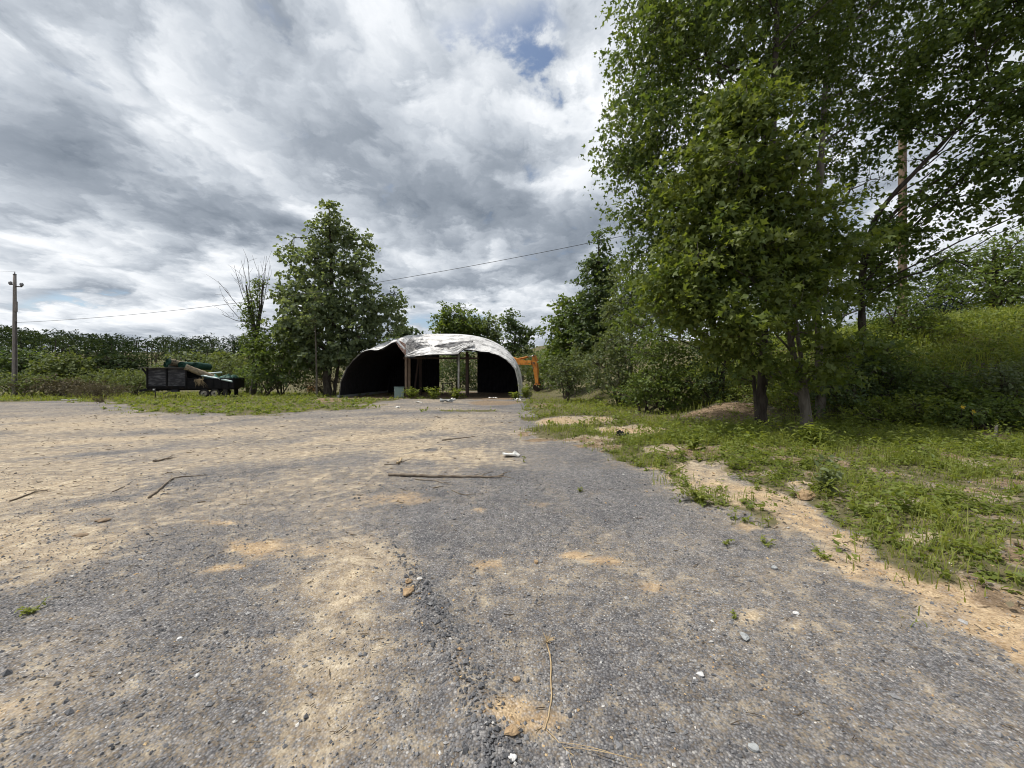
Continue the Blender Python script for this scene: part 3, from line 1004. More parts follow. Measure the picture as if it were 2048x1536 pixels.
def plant(name, label, cat, base, trunks, L, ntips, nper, spread, ls, leafm, barkm, seed, group=None, nlimb=14, tpl=SIMPLE, shell=.5, twig_r=.008,
          droop=.25, up=.8, flatten=.6, extra_limbs=None, minz=None, crown_name='crown', new_mat=None, new_frac=0.0, limb_k=.38, stem_name='trunk'):
    """a tree or bush: Empty > trunk(s), branches, crown"""
    r = np.random.default_rng(seed)
    e = empty(name, base, label, cat, group)
    allpts, allrad = [], []
    for tr in trunks:
        pts = np.array([np.asarray(q[0], float) for q in tr])
        rad = np.array([q[1] for q in tr])
        tt = np.linspace(0, 1, len(pts))
        t2 = np.linspace(0, 1, max(10, len(pts) * 4))
        pp = np.stack([np.interp(t2, tt, pts[:, k]) for k in range(3)], -1)
        # round the corners a little, then roughen
        for _ in range(3):
            pp[1:-1] = (pp[:-2] + 2 * pp[1:-1] + pp[2:]) / 4
        rr = np.interp(t2, tt, rad)
        rr = rr * (1 + .07 * r.normal(size=len(rr)))
        pp[1:-1, :2] += r.normal(size=(len(pp) - 2, 2)) * rr[1:-1, None] * .12
        V, F = tube_np(pp, rr, 12)
        V = V + r.normal(size=V.shape) * np.repeat(rr, 12)[:, None] * .045
        np_obj(stem_name, V, F, barkm, e, smooth=True)
        allpts.append(pp)
        allrad.append(rr)
    tips, out = sample_lobes(L, ntips, r, shell)
    k = clear_of_shed(tips)
    tips, out = tips[k], out[k]
    if minz is not None:
        k = tips[:, 2] > minz
        tips, out = tips[k], out[k]
    bb = Bulk()
    for pp, rr in zip(allpts, allrad):          # heartwood that ties the limbs together inside the trunk
        V, F = tube_np(pp[1:-1], rr[1:-1] * .4, 4)
        bb.add(V, F)
    nodes = []
    # main limbs reach into the crown
    sel = [r.integers(len(tips))]
    dmin = np.linalg.norm(tips - tips[sel[0]], axis=1)
    for _ in range(min(nlimb, len(tips)) - 1):
        j = int(np.argmax(dmin))
        sel.append(j)
        dmin = np.minimum(dmin, np.linalg.norm(tips - tips[j], axis=1))
    for j in sel:
        E = tips[j]
        best = None
        for pp, rr in zip(allpts, allrad):
            hd = np.linalg.norm(pp[:, :2] - E[:2], axis=1)
            want = E[2] - .55 * hd
            cost = np.abs(pp[:, 2] - want) + .5 * hd
            cost[:max(1, len(pp) // 6)] += 2.0
            k = int(np.argmin(cost))
            if best is None or cost[k] < best[0]:
                best = (cost[k], pp[k], rr[k])
        A, ra = best[1], best[2]
        mid = (A + E) / 2 + np.array([0, 0, .10 * np.linalg.norm(E - A)]) + r.normal(size=3) * .06 * np.linalg.norm(E - A)
        q = bez(A, mid, A + (E - A) * .93, 8)
        q[1:-1] += r.normal(size=(6, 3)) * .02 * np.linalg.norm(E - A)
        rad = np.linspace(max(ra * limb_k, twig_r * 1.6), twig_r * 1.1, 8)
        V, F = tube_np(q, rad, 6)
        bb.add(V, F)
        nodes.append(q[2:])
    if extra_limbs:
        for (pts, r0, r1) in extra_limbs:
            pts = np.array(pts, float)
            tt = np.linspace(0, 1, len(pts))
            t2 = np.linspace(0, 1, len(pts) * 4)
            q = np.stack([np.interp(t2, tt, pts[:, k]) for k in range(3)], -1)
            for _ in range(2):
                q[1:-1] = (q[:-2] + 2 * q[1:-1] + q[2:]) / 4
            V, F = tube_np(q, np.linspace(r0, r1, len(q)), 7)
            bb.add(V, F)
            nodes.append(q[3:])
    nodes += [p[len(p) // 3:] for p in allpts]
    nd = np.concatenate(nodes)
    ntw = min(len(tips), 420)
    for j in range(ntw):
        d = np.linalg.norm(nd - tips[j], axis=1)
        k = int(np.argmin(d))
        if d[k] < .12:
            continue
        A = nd[k]
        mid = (A + tips[j]) / 2 + r.normal(size=3) * .12 * d[k]
        V, F = tube_np(bez(A, mid, tips[j], 4), np.linspace(twig_r, twig_r * .45, 4), 3)
        bb.add(V, F)
    V, F, _ = bb.get()
    np_obj('branches', V, F, barkm, e, smooth=True)
    isnew = r.random(len(tips)) < new_frac if new_mat is not None else np.zeros(len(tips), bool)
    lb = Bulk()
    foliage(lb, tips[~isnew], out[~isnew], nper, spread, ls, r, tpl, droop, up, None, flatten)
    V, F, A = lb.get()
    np_obj(crown_name, V, F, leafm, e, attrs={'tint': A})
    if isnew.any():
        lb = Bulk()
        foliage(lb, tips[isnew], out[isnew], nper, spread, ls, r, tpl, droop, up, None, flatten)
        V, F, A = lb.get()
        np_obj('young_leaves', V, F, new_mat, e, attrs={'tint': A})
    return e


def gp(px, py, Y):
    """ground point straight under pixel column px at depth Y"""
    x = (px - CX) / FPX * Y
    return np.array([x, Y, gz(x, Y) - .06])


# ------------------------------------------------------------------ the big maples on the right
B1 = gp(1525, 850, 10.9)
plant('maple_tree', 'tall maple with a straight dark trunk, left of the pale leaning trunks', 'tree', B1,
      [[(B1, .16), (P(1524, 820, 10.9), .12), (P(1525, 760, 10.9), .11), (P(1530, 560, 11.0), .10), (P(1545, 300, 11.1), .085), (P(1555, 0, 11.2), .06), (P(1560, -300, 11.2), .03)],
       [(gp(1516, 840, 10.7), .06), (P(1506, 740, 10.7), .042), (P(1500, 640, 10.7), .036), (P(1470, 480, 10.7), .03)]],
      lobes_px([(1400, 90, 11.8, 150, 150, 2.2), (1330, 300, 11.8, 95, 120, 1.8), (1300, 470, 11.8, 85, 90, 1.6), (1330, 600, 11.6, 95, 75, 1.5, .8), (1540, -80, 11.8, 240, 190, 2.4),
                (1290, 160, 12.2, 70, 90, 1.3), (1275, 20, 12.4, 60, 70, 1.3, .6), (1480, 520, 12.0, 120, 90, 1.3), (1260, 420, 11.9, 45, 60, .9), (1250, 300, 12, 40, 50, .8), (1340, 60, 11.6, 90, 110, 1.4), (1290, 260, 11.6, 70, 90, 1.1), (1360, 470, 11.4, 80, 80, 1.0), (1450, 330, 12.4, 120, 120, 1.6), (1440, -120, 12.2, 200, 150, 2.0), (1580, 130, 12.3, 120, 90, 1.5), (1270, 575, 11.6, 40, 45, .8)]),
      1500, 36, .30, .135, M['maple'], M['dark_bark'], 101, nlimb=34, tpl=STAR, shell=.55, twig_r=.010, up=.5, new_mat=M['maple_new'], new_frac=.10)
B2 = gp(1613, 850, 10.2)
plant('maple_tree', 'maple with pale grey leaning twin trunks and bright yellow-green leaves', 'tree', B2,
      [[(B2, .13), (P(1608, 815, 10.2), .10), (P(1598, 760, 10.2), .088), (P(1575, 650, 10.2), .08), (P(1562, 540, 10.1), .072), (P(1545, 380, 9.9), .08), (P(1520, 230, 9.6), .04)],
       [(gp(1622, 848, 10.35), .07), (P(1612, 780, 10.3), .055), (P(1590, 640, 10.35), .05), (P(1583, 520, 10.3), .045), (P(1610, 330, 10.2), .03)]],
      lobes_px([(1500, 235, 9.6, 85, 75, .9), (1470, 360, 9.6, 130, 85, 1.0), (1430, 480, 9.5, 120, 75, .9), (1590, 440, 9.6, 90, 80, .9), (1560, 590, 9.3, 95, 40, .7), (1430, 620, 9.3, 100, 50, .8), (1480, 665, 8.9, 70, 26, .5),
                (1350, 560, 9.8, 70, 50, .7), (1690, 690, 9.4, 60, 26, .5, .6), (1640, 655, 9.4, 50, 20, .4, .6), (1660, 560, 9.6, 60, 40, .6, .7), (1380, 400, 9.9, 60, 50, .7), (1540, 520, 9.7, 110, 60, .7), (1700, 480, 9.8, 60, 50, .6, .6), (1490, 715, 9.6, 60, 28, .5, .8), (1585, 735, 9.6, 56, 22, .4, .7), (1665, 745, 9.8, 50, 22, .4, .7), (1420, 560, 9.2, 90, 50, .6, .8)]),
      820, 36, .23, .15, M['maple_new'], M['gray_bark'], 102, nlimb=24, tpl=STAR, shell=.55, twig_r=.008, up=.5)
B3 = gp(1642, 830, 12.2)
plant('maple_tree', 'maple with a single grey-brown trunk behind the pale leaning trunks', 'tree', B3,
      [[(B3, .15), (P(1638, 760, 12.2), .115), (P(1636, 620, 12.2), .10), (P(1634, 420, 12.3), .09), (P(1650, 200, 12.4), .07), (P(1665, -50, 12.5), .05), (P(1680, -300, 12.5), .03)]],
      lobes_px([(1690, 60, 12.9, 130, 120, 1.8), (1740, 210, 12.8, 110, 80, 1.5), (1700, 360, 12.8, 90, 50, 1.2, .8), (1720, -130, 12.9, 200, 130, 2.2), (1760, 480, 13.0, 80, 50, 1.2, .7), (1850, 60, 13.0, 90, 90, 1.6, .8), (1600, 620, 13.2, 110, 50, 1.2, .9), (1700, 570, 13.2, 120, 60, 1.2), (1620, 300, 13, 90, 90, 1.2)]),
      720, 34, .28, .14, M['maple'], M['gray_bark'], 103, nlimb=24, tpl=STAR, shell=.6, up=.5, twig_r=.010, new_mat=M['maple_new'], new_frac=.08)
B4 = gp(1728, 800, 13.0)
plant('maple_tree', 'maple sending long dark limbs up over the bank at upper right', 'tree', B4,
      [[(B4, .12), (P(1728, 690, 13.0), .10), (P(1720, 560, 12.8), .085), (P(1745, 430, 12.3), .07), (P(1850, 325, 11.7), .055), (P(1950, 215, 11.2), .04), (P(2080, 100, 10.8), .02)]],
      lobes_px([(1960, 70, 10.9, 110, 80, 1.3, .8), (2060, 200, 10.6, 110, 90, 1.3), (1900, 200, 11.4, 90, 60, 1.0, .8), (1980, 330, 11.0, 100, 60, 1.1), (1860, 390, 11.6, 80, 40, .9, .8), (2090, 370, 10.6, 90, 60, 1.1), (1980, -60, 11.0, 160, 80, 1.5), (1800, 290, 12.0, 60, 40, .9, .7),
                (2070, 0, 10.4, 90, 60, 1.2), (1800, 540, 12.4, 60, 40, .9, .5), (1930, 440, 11.2, 60, 26, .7, .35), (1812, 225, 11.6, 50, 36, .6, 1.4), (1800, 470, 11.9, 50, 34, .6, 1.4), (1815, 130, 11.6, 50, 40, .7, 1.2)]),
      720, 34, .24, .115, M['maple'], M['dark_bark'], 104, nlimb=28, tpl=ROUND, shell=.6, up=.5, twig_r=.010,
      extra_limbs=[([P(1721, 560, 12.8), P(1745, 480, 12.2), P(1800, 410, 11.8), P(1920, 330, 11.3), P(2060, 260, 11)], .07, .02),
                   ([P(1722, 575, 12.8), P(1800, 480, 12.1), P(1900, 380, 11.5), P(1960, 320, 11.3)], .05, .015)])


# ------------------------------------------------------------------ other trees
def bush(name, label, base_px, Y, L, ntips, nper, spread, ls, leafm, seed, group=None, tpl=SIMPLE, nst=5, bark='twig', cat='bush', **kw):
    B = gp(base_px, 0, Y)
    r = np.random.default_rng(seed + 900)
    LL = lobes_px(L)
    tr = []
    for k in range(nst):
        c, a, _ = LL[k % len(LL)]
        end = c + a * (r.random(3) - .5) * .9
        end[2] = max(end[2], B[2] + .4)
        b0 = B + np.array([r.normal() * .12 * a[0], r.normal() * .12 * a[1], 0])
        b0[2] = gz(b0[0], b0[1]) - .05
        mid = b0 * .6 + end * .4 + np.array([0, 0, .15 * a[2]])
        tr.append([(b0, .05), (mid, .035), (end, .014)])
    return plant(name, label, cat, B, tr, LL, int(ntips * .86), max(8, int(nper * .85)), spread, ls * 1.1, leafm, M[bark], seed, group, nlimb=9, tpl=tpl, crown_name='crown', stem_name='stem', minz=B[2] + .05, **kw)


TB = gp(655, 785, 31.0)
plant('poplar_tree', 'big cone-shaped poplar standing left of the arched shed', 'tree', TB,
      [[(TB, .36), (P(655, 740, 31), .29), (P(664, 620, 31), .20), (P(662, 500, 31), .10), (P(658, 415, 31), .03)],
       [(gp(668, 785, 31.4), .14), (P(676, 730, 31.3), .12), (P(700, 640, 31), .08), (P(730, 560, 31), .03)]],
      lobes_px([(657, 425, 31, 16, 26, .8), (655, 470, 31, 40, 40, 1.4), (690, 470, 31, 20, 36, .8), (640, 540, 31, 72, 48, 2.2), (715, 540, 31, 40, 50, 1.6), (650, 620, 31, 95, 50, 2.8), (745, 620, 31, 45, 55, 1.8), (700, 680, 31, 95, 40, 2.6), (590, 590, 31, 40, 45, 1.5),
                (790, 610, 31, 16, 40, .7), (795, 650, 31, 14, 20, .6), (770, 690, 31.5, 40, 28, 1.2), (590, 660, 31, 50, 40, 1.6), (580, 500, 31, 16, 24, .7), (735, 480, 31, 10, 20, .5), (640, 715, 31, 70, 28, 2.0), (725, 710, 31, 62, 26, 1.8), (600, 690, 30.6, 40, 34, 1.3)]),
      1750, 17, .24, .25, M['poplar'], M['dark_bark'], 201, nlimb=40, tpl=ROUND, shell=.55, twig_r=.022, droop=.5, up=.45)
TB = gp(505, 775, 31.5)
dl = []
rr_ = np.random.default_rng(5)
for (ex, ey) in [(436, 562), (468, 530), (482, 520), (495, 516), (533, 512), (540, 530), (448, 600), (520, 540), (476, 548), (443, 628), (516, 530)]:
    sx = 510 + (ex - 490) * .10
    a = P(sx, 668 - rr_.random() * 30, 31.5 + rr_.normal() * .08)
    e_ = P(ex, ey, 31.5 + rr_.normal() * .9)
    m_ = (a + e_) / 2 + np.array([0, 0, -.25]) + rr_.normal(size=3) * .12
    dl.append(([a, m_, e_], .042, .009))
    for _ in range(3):
        t_ = .45 + .45 * rr_.random()
        s_ = a * (1 - t_) + e_ * t_
        dl.append(([s_, s_ + (e_ - a) * .12 + rr_.normal(size=3) * .18, s_ + (e_ - a) * .25 + rr_.normal(size=3) * .35 + np.array([0, 0, .2])], .013, .006))
plant('dead_tree', 'half-dead tree with bare grey branches and vines up its trunk', 'tree', TB,
      [[(TB, .26), (P(512, 720, 31.5), .2), (P(510, 660, 31.5), .15), (P(498, 610, 31.5), .09), (P(492, 570, 31.5), .05)], [(P(511, 690, 31.5), .13), (P(522, 620, 31.5), .08), (P(526, 560, 31.5), .04)]],
      lobes_px([(505, 620, 31.4, 16, 50, .5), (520, 575, 31.4, 10, 26, .4, .6), (522, 690, 31.3, 26, 40, .9), (495, 670, 31.3, 10, 30, .4)]),
      330, 14, .2, .19, M['bright'], M['deadgrey'], 202, nlimb=6, twig_r=.014, extra_limbs=dl)
bush('bush', 'dense bright green bush below the poplar, beside the half-dead tree', 560, 30.6,
     [(555, 700, 30.8, 45, 45, 1.6), (585, 670, 31, 40, 40, 1.4), (545, 745, 30.6, 46, 34, 1.5), (600, 720, 30.8, 40, 45, 1.4), (525, 720, 30.8, 24, 50, 1.0)], 520, 16, .27, .22, M['bright'], 203, nst=8)
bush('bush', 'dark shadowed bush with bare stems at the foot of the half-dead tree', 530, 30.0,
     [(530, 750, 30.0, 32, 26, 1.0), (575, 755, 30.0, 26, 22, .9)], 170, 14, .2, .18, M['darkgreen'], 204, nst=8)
SB = gp(634, 782, 28.5)
plant('sapling', 'thin bare-stemmed sapling in front of the poplar', 'tree', SB,
      [[(SB, .07), (P(633, 730, 28.5), .055), (P(631, 670, 28.5), .045), (P(630, 620, 28.5), .02)]],
      lobes_px([(628, 640, 28.5, 30, 26, .9), (640, 600, 28.5, 20, 24, .7)]), 90, 12, .2, .2, M['poplar'], M['gray_bark'], 205, nlimb=6, twig_r=.012, tpl=ROUND)
for (nm, lb, bp, Y, L, nt, sd_, mt) in [
    ('tree', 'round-headed tree standing directly behind the shed roof', 915, 46, [(915, 640, 46, 42, 34, 2.4), (900, 665, 46, 36, 26, 2.2), (940, 660, 46, 30, 30, 2)], 430, 211, 'bright'),
    ('tree', 'thin tree between the round-headed tree and the vine-clad one behind the shed', 975, 47, [(975, 660, 47, 26, 30, 1.6), (985, 690, 47, 28, 24, 1.6)], 190, 212, 'poplar'),
    ('tree', 'vine-clad ragged tree behind the right end of the shed', 1030, 45, [(1022, 640, 45, 15, 24, 1.0), (1028, 680, 45, 24, 34, 1.5), (1056, 662, 45, 16, 16, .9), (1045, 700, 45, 26, 30, 1.4)], 230, 213, 'darkgreen'),
    ('tree', 'low tree peeping over the left shoulder of the shed roof', 815, 42, [(815, 668, 42, 20, 16, 1.1), (800, 690, 42, 40, 22, 1.6)], 150, 214, 'darkgreen'),
]:
    TB = gp(bp, 0, Y)
    top = L[0]
    plant(nm, lb, 'tree', TB, [[(TB, .22), (P(bp, 720, Y), .16), (P(bp, top[1], Y), .05)]], lobes_px(L), nt, 14, .32, .30, M[mt], M['dark_bark'], sd_, nlimb=14, twig_r=.02, tpl=ROUND, shell=.5)
TB = gp(1196, 0, 25)
plant('tree', 'narrow dark spire of a tree right of the excavator arm', 'tree', TB, [[(TB, .2), (P(1196, 640, 25), .13), (P(1198, 475, 25), .03)]],
      lobes_px([(1204, 482, 25, 12, 26, .6), (1190, 530, 25, 28, 36, 1.0), (1212, 545, 25, 24, 40, .9), (1192, 590, 25, 42, 42, 1.3), (1180, 650, 25, 52, 50, 1.5), (1215, 640, 25, 36, 56, 1.2)]),
      560, 15, .22, .20, M['darkgreen'], M['dark_bark'], 221, nlimb=20, twig_r=.016, tpl=ROUND)
TB = gp(1135, 0, 27)
plant('tree', 'light green spreading tree between excavator arm and dark spire', 'tree', TB, [[(TB, .18), (P(1138, 680, 27), .12), (P(1140, 610, 27), .04)]],
      lobes_px([(1135, 605, 27, 24, 18, 1.0), (1150, 640, 27, 44, 34, 1.5), (1110, 655, 27, 20, 22, 1.0), (1125, 700, 27, 40, 40, 1.6), (1165, 700, 26, 44, 50, 1.6)]),
      430, 15, .24, .21, M['bright'], M['dark_bark'], 222, nlimb=18, twig_r=.016, tpl=ROUND)
TB = gp(1262, 0, 21)
plant('tree', 'pale leafy tree filling the gap left of the big maples', 'tree', TB, [[(TB, .16), (P(1262, 680, 21), .11), (P(1265, 540, 21), .03)]],
      lobes_px([(1262, 560, 21, 44, 44, 1.2), (1290, 620, 21, 50, 60, 1.4), (1235, 630, 21, 30, 50, 1.0)]),
      360, 16, .22, .17, M['sage'], M['dark_bark'], 223, nlimb=16, twig_r=.014)
bush('bush', 'grey-green rounded bush behind the grass, left of the others', 1135, 22, [(1125, 745, 22, 34, 38, 1.0), (1160, 735, 22, 34, 46, 1.1)], 260, 16, .18, .14, M['sage'], 231, nst=6)
bush('bush', 'broad sage-coloured bush with arching sprays in front of the dark spire', 1240, 18.5, [(1215, 720, 18.5, 48, 54, 1.2), (1260, 690, 18.5, 54, 60, 1.3), (1240, 765, 18.2, 54, 30, 1.1)], 560, 17, .18, .125, M['sage'], 232, nst=8)
bush('bush', 'dark leafy bush with tangled bare stems under the maples', 1330, 15.0, [(1330, 700, 15.2, 66, 56, 1.0), (1300, 765, 15.0, 52, 36, .9), (1370, 770, 14.6, 52, 36, .8)], 520, 17, .16, .115, M['bright'], 233, nst=9)
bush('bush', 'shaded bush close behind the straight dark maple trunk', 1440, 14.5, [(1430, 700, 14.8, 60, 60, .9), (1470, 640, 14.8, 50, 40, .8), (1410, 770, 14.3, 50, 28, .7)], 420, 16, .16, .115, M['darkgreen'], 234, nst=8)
bush('bush', 'low spreading bush at the edge of the grass below the sage bush', 1290, 15.6, [(1280, 785, 15.6, 50, 20, .7), (1340, 800, 14.6, 40, 14, .5)], 170, 16, .13, .10, M['bright'], 235, nst=6)
for (lb, bp, Y, L, nt, sd_, mt) in [
    ('bush seen through the rear opening of the shed', 915, 43, [(905, 745, 43, 44, 44, 1.8), (945, 740, 43, 30, 50, 1.6)], 360, 251, 'darkgreen'),
    ('bush seen above the shed cross beam, deep behind the opening', 925, 52, [(925, 715, 52, 70, 40, 2.4)], 330, 252, 'darkgreen'),
    ('bush behind the excavator bucket', 1085, 40, [(1075, 748, 40, 40, 40, 1.8), (1055, 725, 42, 30, 30, 1.6)], 360, 253, 'sage'),
    ('leafy bush rising behind the excavator stick', 1115, 36, [(1110, 730, 36, 40, 46, 1.7)], 300, 254, 'bright'),
    ('bush behind the left wall of the shed', 735, 41, [(730, 735, 41, 50, 48, 2.0)], 260, 255, 'darkgreen')]:
    bush('bush', lb, bp, Y, L, nt, 14, .28, .24, M[mt], sd_, nst=6)
# right bank
TB = gp(1985, 0, 21)
plant('tree', 'wide-crowned tree on top of the grassy bank at the far right', 'tree', TB, [[(TB, .25), (P(1990, 600, 21), .18), (P(1990, 500, 21), .08)]],
      lobes_px([(2000, 520, 21, 80, 50, 2.2), (2060, 560, 21, 80, 60, 2.2), (1950, 575, 20.5, 60, 40, 1.6), (2060, 610, 20, 70, 34, 1.6), (1920, 520, 21.5, 40, 34, 1.4, .7)]),
      620, 16, .28, .20, M['bright'], M['dark_bark'], 241, nlimb=24, twig_r=.016)
TB = gp(1880, 0, 24)
plant('spruce_tree', 'dark spruce on the bank crest behind the long grass', 'tree', TB, [[(TB, .15), (P(1880, 560, 24), .08), (P(1880, 515, 24), .02)]],
      lobes_px([(1880, 540, 24, 22, 34, .8), (1878, 590, 24, 40, 34, 1.2), (1880, 625, 24, 52, 22, 1.4), (1940, 625, 25, 60, 18, 1.2)]), 420, 18, .22, .20, M['conifer'], M['dark_bark'], 242, nlimb=14, tpl=NARROW, twig_r=.014, droop=.6)
bush('bush', 'leafy bush on the bank right of the pole, lit yellow-green', 1800, 15.5, [(1810, 620, 15.5, 60, 50, .9), (1840, 690, 15, 50, 40, .9)], 320, 16, .17, .12, M['bright'], 243, nst=6)
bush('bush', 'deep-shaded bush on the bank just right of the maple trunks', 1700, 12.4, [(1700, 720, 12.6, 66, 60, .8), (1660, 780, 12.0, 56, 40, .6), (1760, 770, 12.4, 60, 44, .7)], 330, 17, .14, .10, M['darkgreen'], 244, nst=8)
bush('bush', 'tall leafy bush spread over the middle of the bank', 1850, 12.2, [(1820, 760, 12.2, 66, 36, .7), (1900, 775, 11.8, 66, 30, .7)], 320, 17, .14, .10, M['bright'], 245, nst=8)
bush('bush', 'grey-leaved bush at the right edge of the bank', 2010, 10.8, [(2010, 765, 11.0, 54, 34, .6), (2080, 750, 11.0, 60, 44, .6)], 260, 17, .14, .10, M['sage'], 246, nst=8)


bush('bush', 'low shaded bush at the foot of the bank, right of the maple trunks', 1770, 11.2, [(1770, 825, 11.2, 70, 30, .6), (1840, 815, 11.0, 60, 30, .6)], 330, 17, .12, .095, M['weed'], 247, nst=6)
bush('bush', 'leafy bush low on the bank near the right edge, above the dead stem', 1960, 10.4, [(1940, 830, 10.4, 60, 26, .5), (2020, 820, 10.4, 60, 34, .5)], 330, 17, .12, .09, M['bright'], 248, nst=6)


for k, (lb, px, Y, L, nt, mt) in enumerate([
    ('tall weedy shrub on the bank crest beside the brown pole', 1860, 15.6, [(1862, 655, 15.6, 40, 26, .6)], 170, 'scrub'),
    ('small pale shrub in the middle of the sunlit bank grass', 1985, 15.0, [(1985, 668, 15.0, 30, 18, .5)], 110, 'sage'),
    ('bramble mound on the lower bank behind the yellow blossoms', 1915, 11.4, [(1915, 800, 11.4, 50, 20, .5)], 170, 'weed'),
    ('leggy green shrub on the bank, just right of the dark trunk group', 1765, 12.8, [(1765, 715, 12.8, 40, 40, .6)], 190, 'bright')]):
    bush('shrub', lb, px, Y, L, nt, 16, .15, .10, M[mt], 260 + k, nst=5, cat='shrub')


# ------------------------------------------------------------------ left scrub and far wood
scrub = [
    ('tangled leafy scrub around the foot of the left utility pole', 40, 29, [(20, 762, 29, 46, 20, 1.6), (75, 766, 28.5, 50, 18, 1.6)], 260, 'scrub'),
    ('patch of reddish-brown scrub between pole and brush heap', 115, 27.5, [(120, 772, 28.5, 60, 16, 1.4)], 190, 'drybrush'),
    ('rounded green scrub bush behind the brush heap', 215, 32, [(215, 758, 32, 50, 22, 1.7), (170, 762, 32, 46, 20, 1.6)], 260, 'scrub'),
    ('green scrub bush just left of the trailer', 275, 30.5, [(272, 764, 30.5, 34, 24, 1.4)], 170, 'scrub'),
    ('dull green shrub behind the raised end of the trailer', 340, 36, [(345, 748, 36, 56, 28, 1.8), (300, 755, 36, 40, 24, 1.6)], 260, 'sage'),
    ('olive shrub behind the trailer load', 440, 37, [(440, 745, 37, 54, 34, 1.8)], 240, 'scrub'),
    ('green shrub between the trailer and the half-dead tree', 495, 33, [(497, 757, 33, 24, 28, 1.2)], 130, 'bright'),
    ('dead-looking brown shrub under the poplar', 645, 34, [(640, 768, 34, 50, 16, 1.4)], 150, 'drybrush'),
]
for k, (lb, bp, Y, L, nt, mt) in enumerate(scrub):
    bush('shrub', lb, bp, Y, L, nt, 15, .22, .17, M[mt], 300 + k, nst=5, cat='shrub')
bush('brush_heap', 'low grey-brown heap of dead brush on the grass left of the trailer', 205, 27, [(205, 778, 26.5, 50, 12, 1.2), (170, 782, 26.2, 40, 9, .9)], 240, 14, .17, .13, M['drybrush'], 320, nst=6, cat='brush heap', tpl=NARROW)


def far_tree(lb, group, px, ytop, Y, w, seed, mt):
    TB = gp(px, 0, Y)
    hpx = HZ - ytop
    plant('far_tree', lb, 'tree', TB, [[(TB, .3), (P(px, HZ - hpx * .45, Y), .22), (P(px, HZ - hpx * .8, Y), .08)]],
          lobes_px([(px, ytop + 22, Y, w * .8, 22, 4), (px - w * .5, ytop + 38, Y, w * .7, 24, 4), (px + w * .5, ytop + 40, Y, w * .7, 24, 4)]), 260, 14, .75, .5, M[mt], M['dark_bark'], seed, group, nlimb=6, twig_r=.05, tpl=ROUND, minz=TB[2] + .3)


for k, (px, yt, Y, w, mt, lb) in enumerate([
    (60, 698, 75, 36, 'darkgreen', 'dark-leaved tree in front of the far wood, just right of the pole'), (130, 704, 72, 30, 'scrub', 'light green tree in front of the far wood, between pole and trailer'),
    (395, 702, 66, 30, 'sage', 'greyish tree in front of the far wood above the trailer load'), (460, 708, 62, 28, 'scrub', 'olive tree in front of the far wood, right of the trailer load'),
    (-10, 690, 80, 36, 'far', 'dark tree in front of the far wood at the left picture edge'), (245, 706, 78, 30, 'far', 'dark tree in front of the far wood, left of the trailer')]):
    far_tree(lb, 'trees in front of the far wood', px, yt, Y, w, 400 + k, mt)


def build_wood():
    r = np.random.default_rng(55)
    lb = Bulk()
    tb = Bulk()
    spots = []
    for k in range(160):
        Y = 105 + 105 * r.random()
        px = -360 + 960 * r.random()
        spots.append((px, Y))
    # lower wood closing the gap behind the shed and the right-hand trees
    for k in range(46):
        spots.append((540 + 1000 * r.random(), 80 + 60 * r.random()))
    for k in range(24):
        spots.append((1300 + 1700 * r.random(), 60 + 50 * r.random()))
    for (px, Y) in spots:
        x = (px - CX) / FPX * Y
        z0 = gz(x, Y)
        line = np.interp(px, [-600, 0, 60, 130, 180, 260, 400, 500, 560, 800, 1100, 1300, 3000], [640, 648, 652, 655, 664, 668, 669, 671, 700, 712, 712, 705, 690])
        top = EYE + (HZ - line) / FPX * Y
        H = (top - z0) * (.62 + .40 * r.random())
        H = max(H, 4.0)
        cr = H * (.36 + .12 * r.random())
        nl = 5
        cs = np.array([[x + r.normal() * cr * .45, Y + r.normal() * cr * .45, z0 + H * hq] for hq in (.16, .34, .50, .62, .74, .84)] + [[x, Y, z0 + H * .80]])
        L = [(c, np.array([cr * .72, cr * .72, H * .16]), 1.0) for c in cs]
        nt = 78
        tips, out = sample_lobes(L, nt, r, .25)
        bias = np.full(nt, (r.random() - .5) * .9)
        foliage(lb, tips, out, 8, H * .034, H * .066, r, SIMPLE, .3, .8, bias)
        V, F = tube_np(np.array([[x, Y, z0 - .2], [x + r.normal() * .3, Y, z0 + H * .4], [x, Y, z0 + H * .75]]), [.3, .2, .08], 5)
        tb.add(V, F)
    V, F, A = lb.get()
    o = np_obj('far_woodland', V, F, M['far'], attrs={'tint': A})
    tag(o, 'dark green wood along the low ridge on the horizon', 'wood', kind='stuff')
    V, F, _ = tb.get()
    t = np_obj('trunks', V, F, M['dark_bark'])
    t.parent = o
    tag(t, kind='stuff')


build_wood()


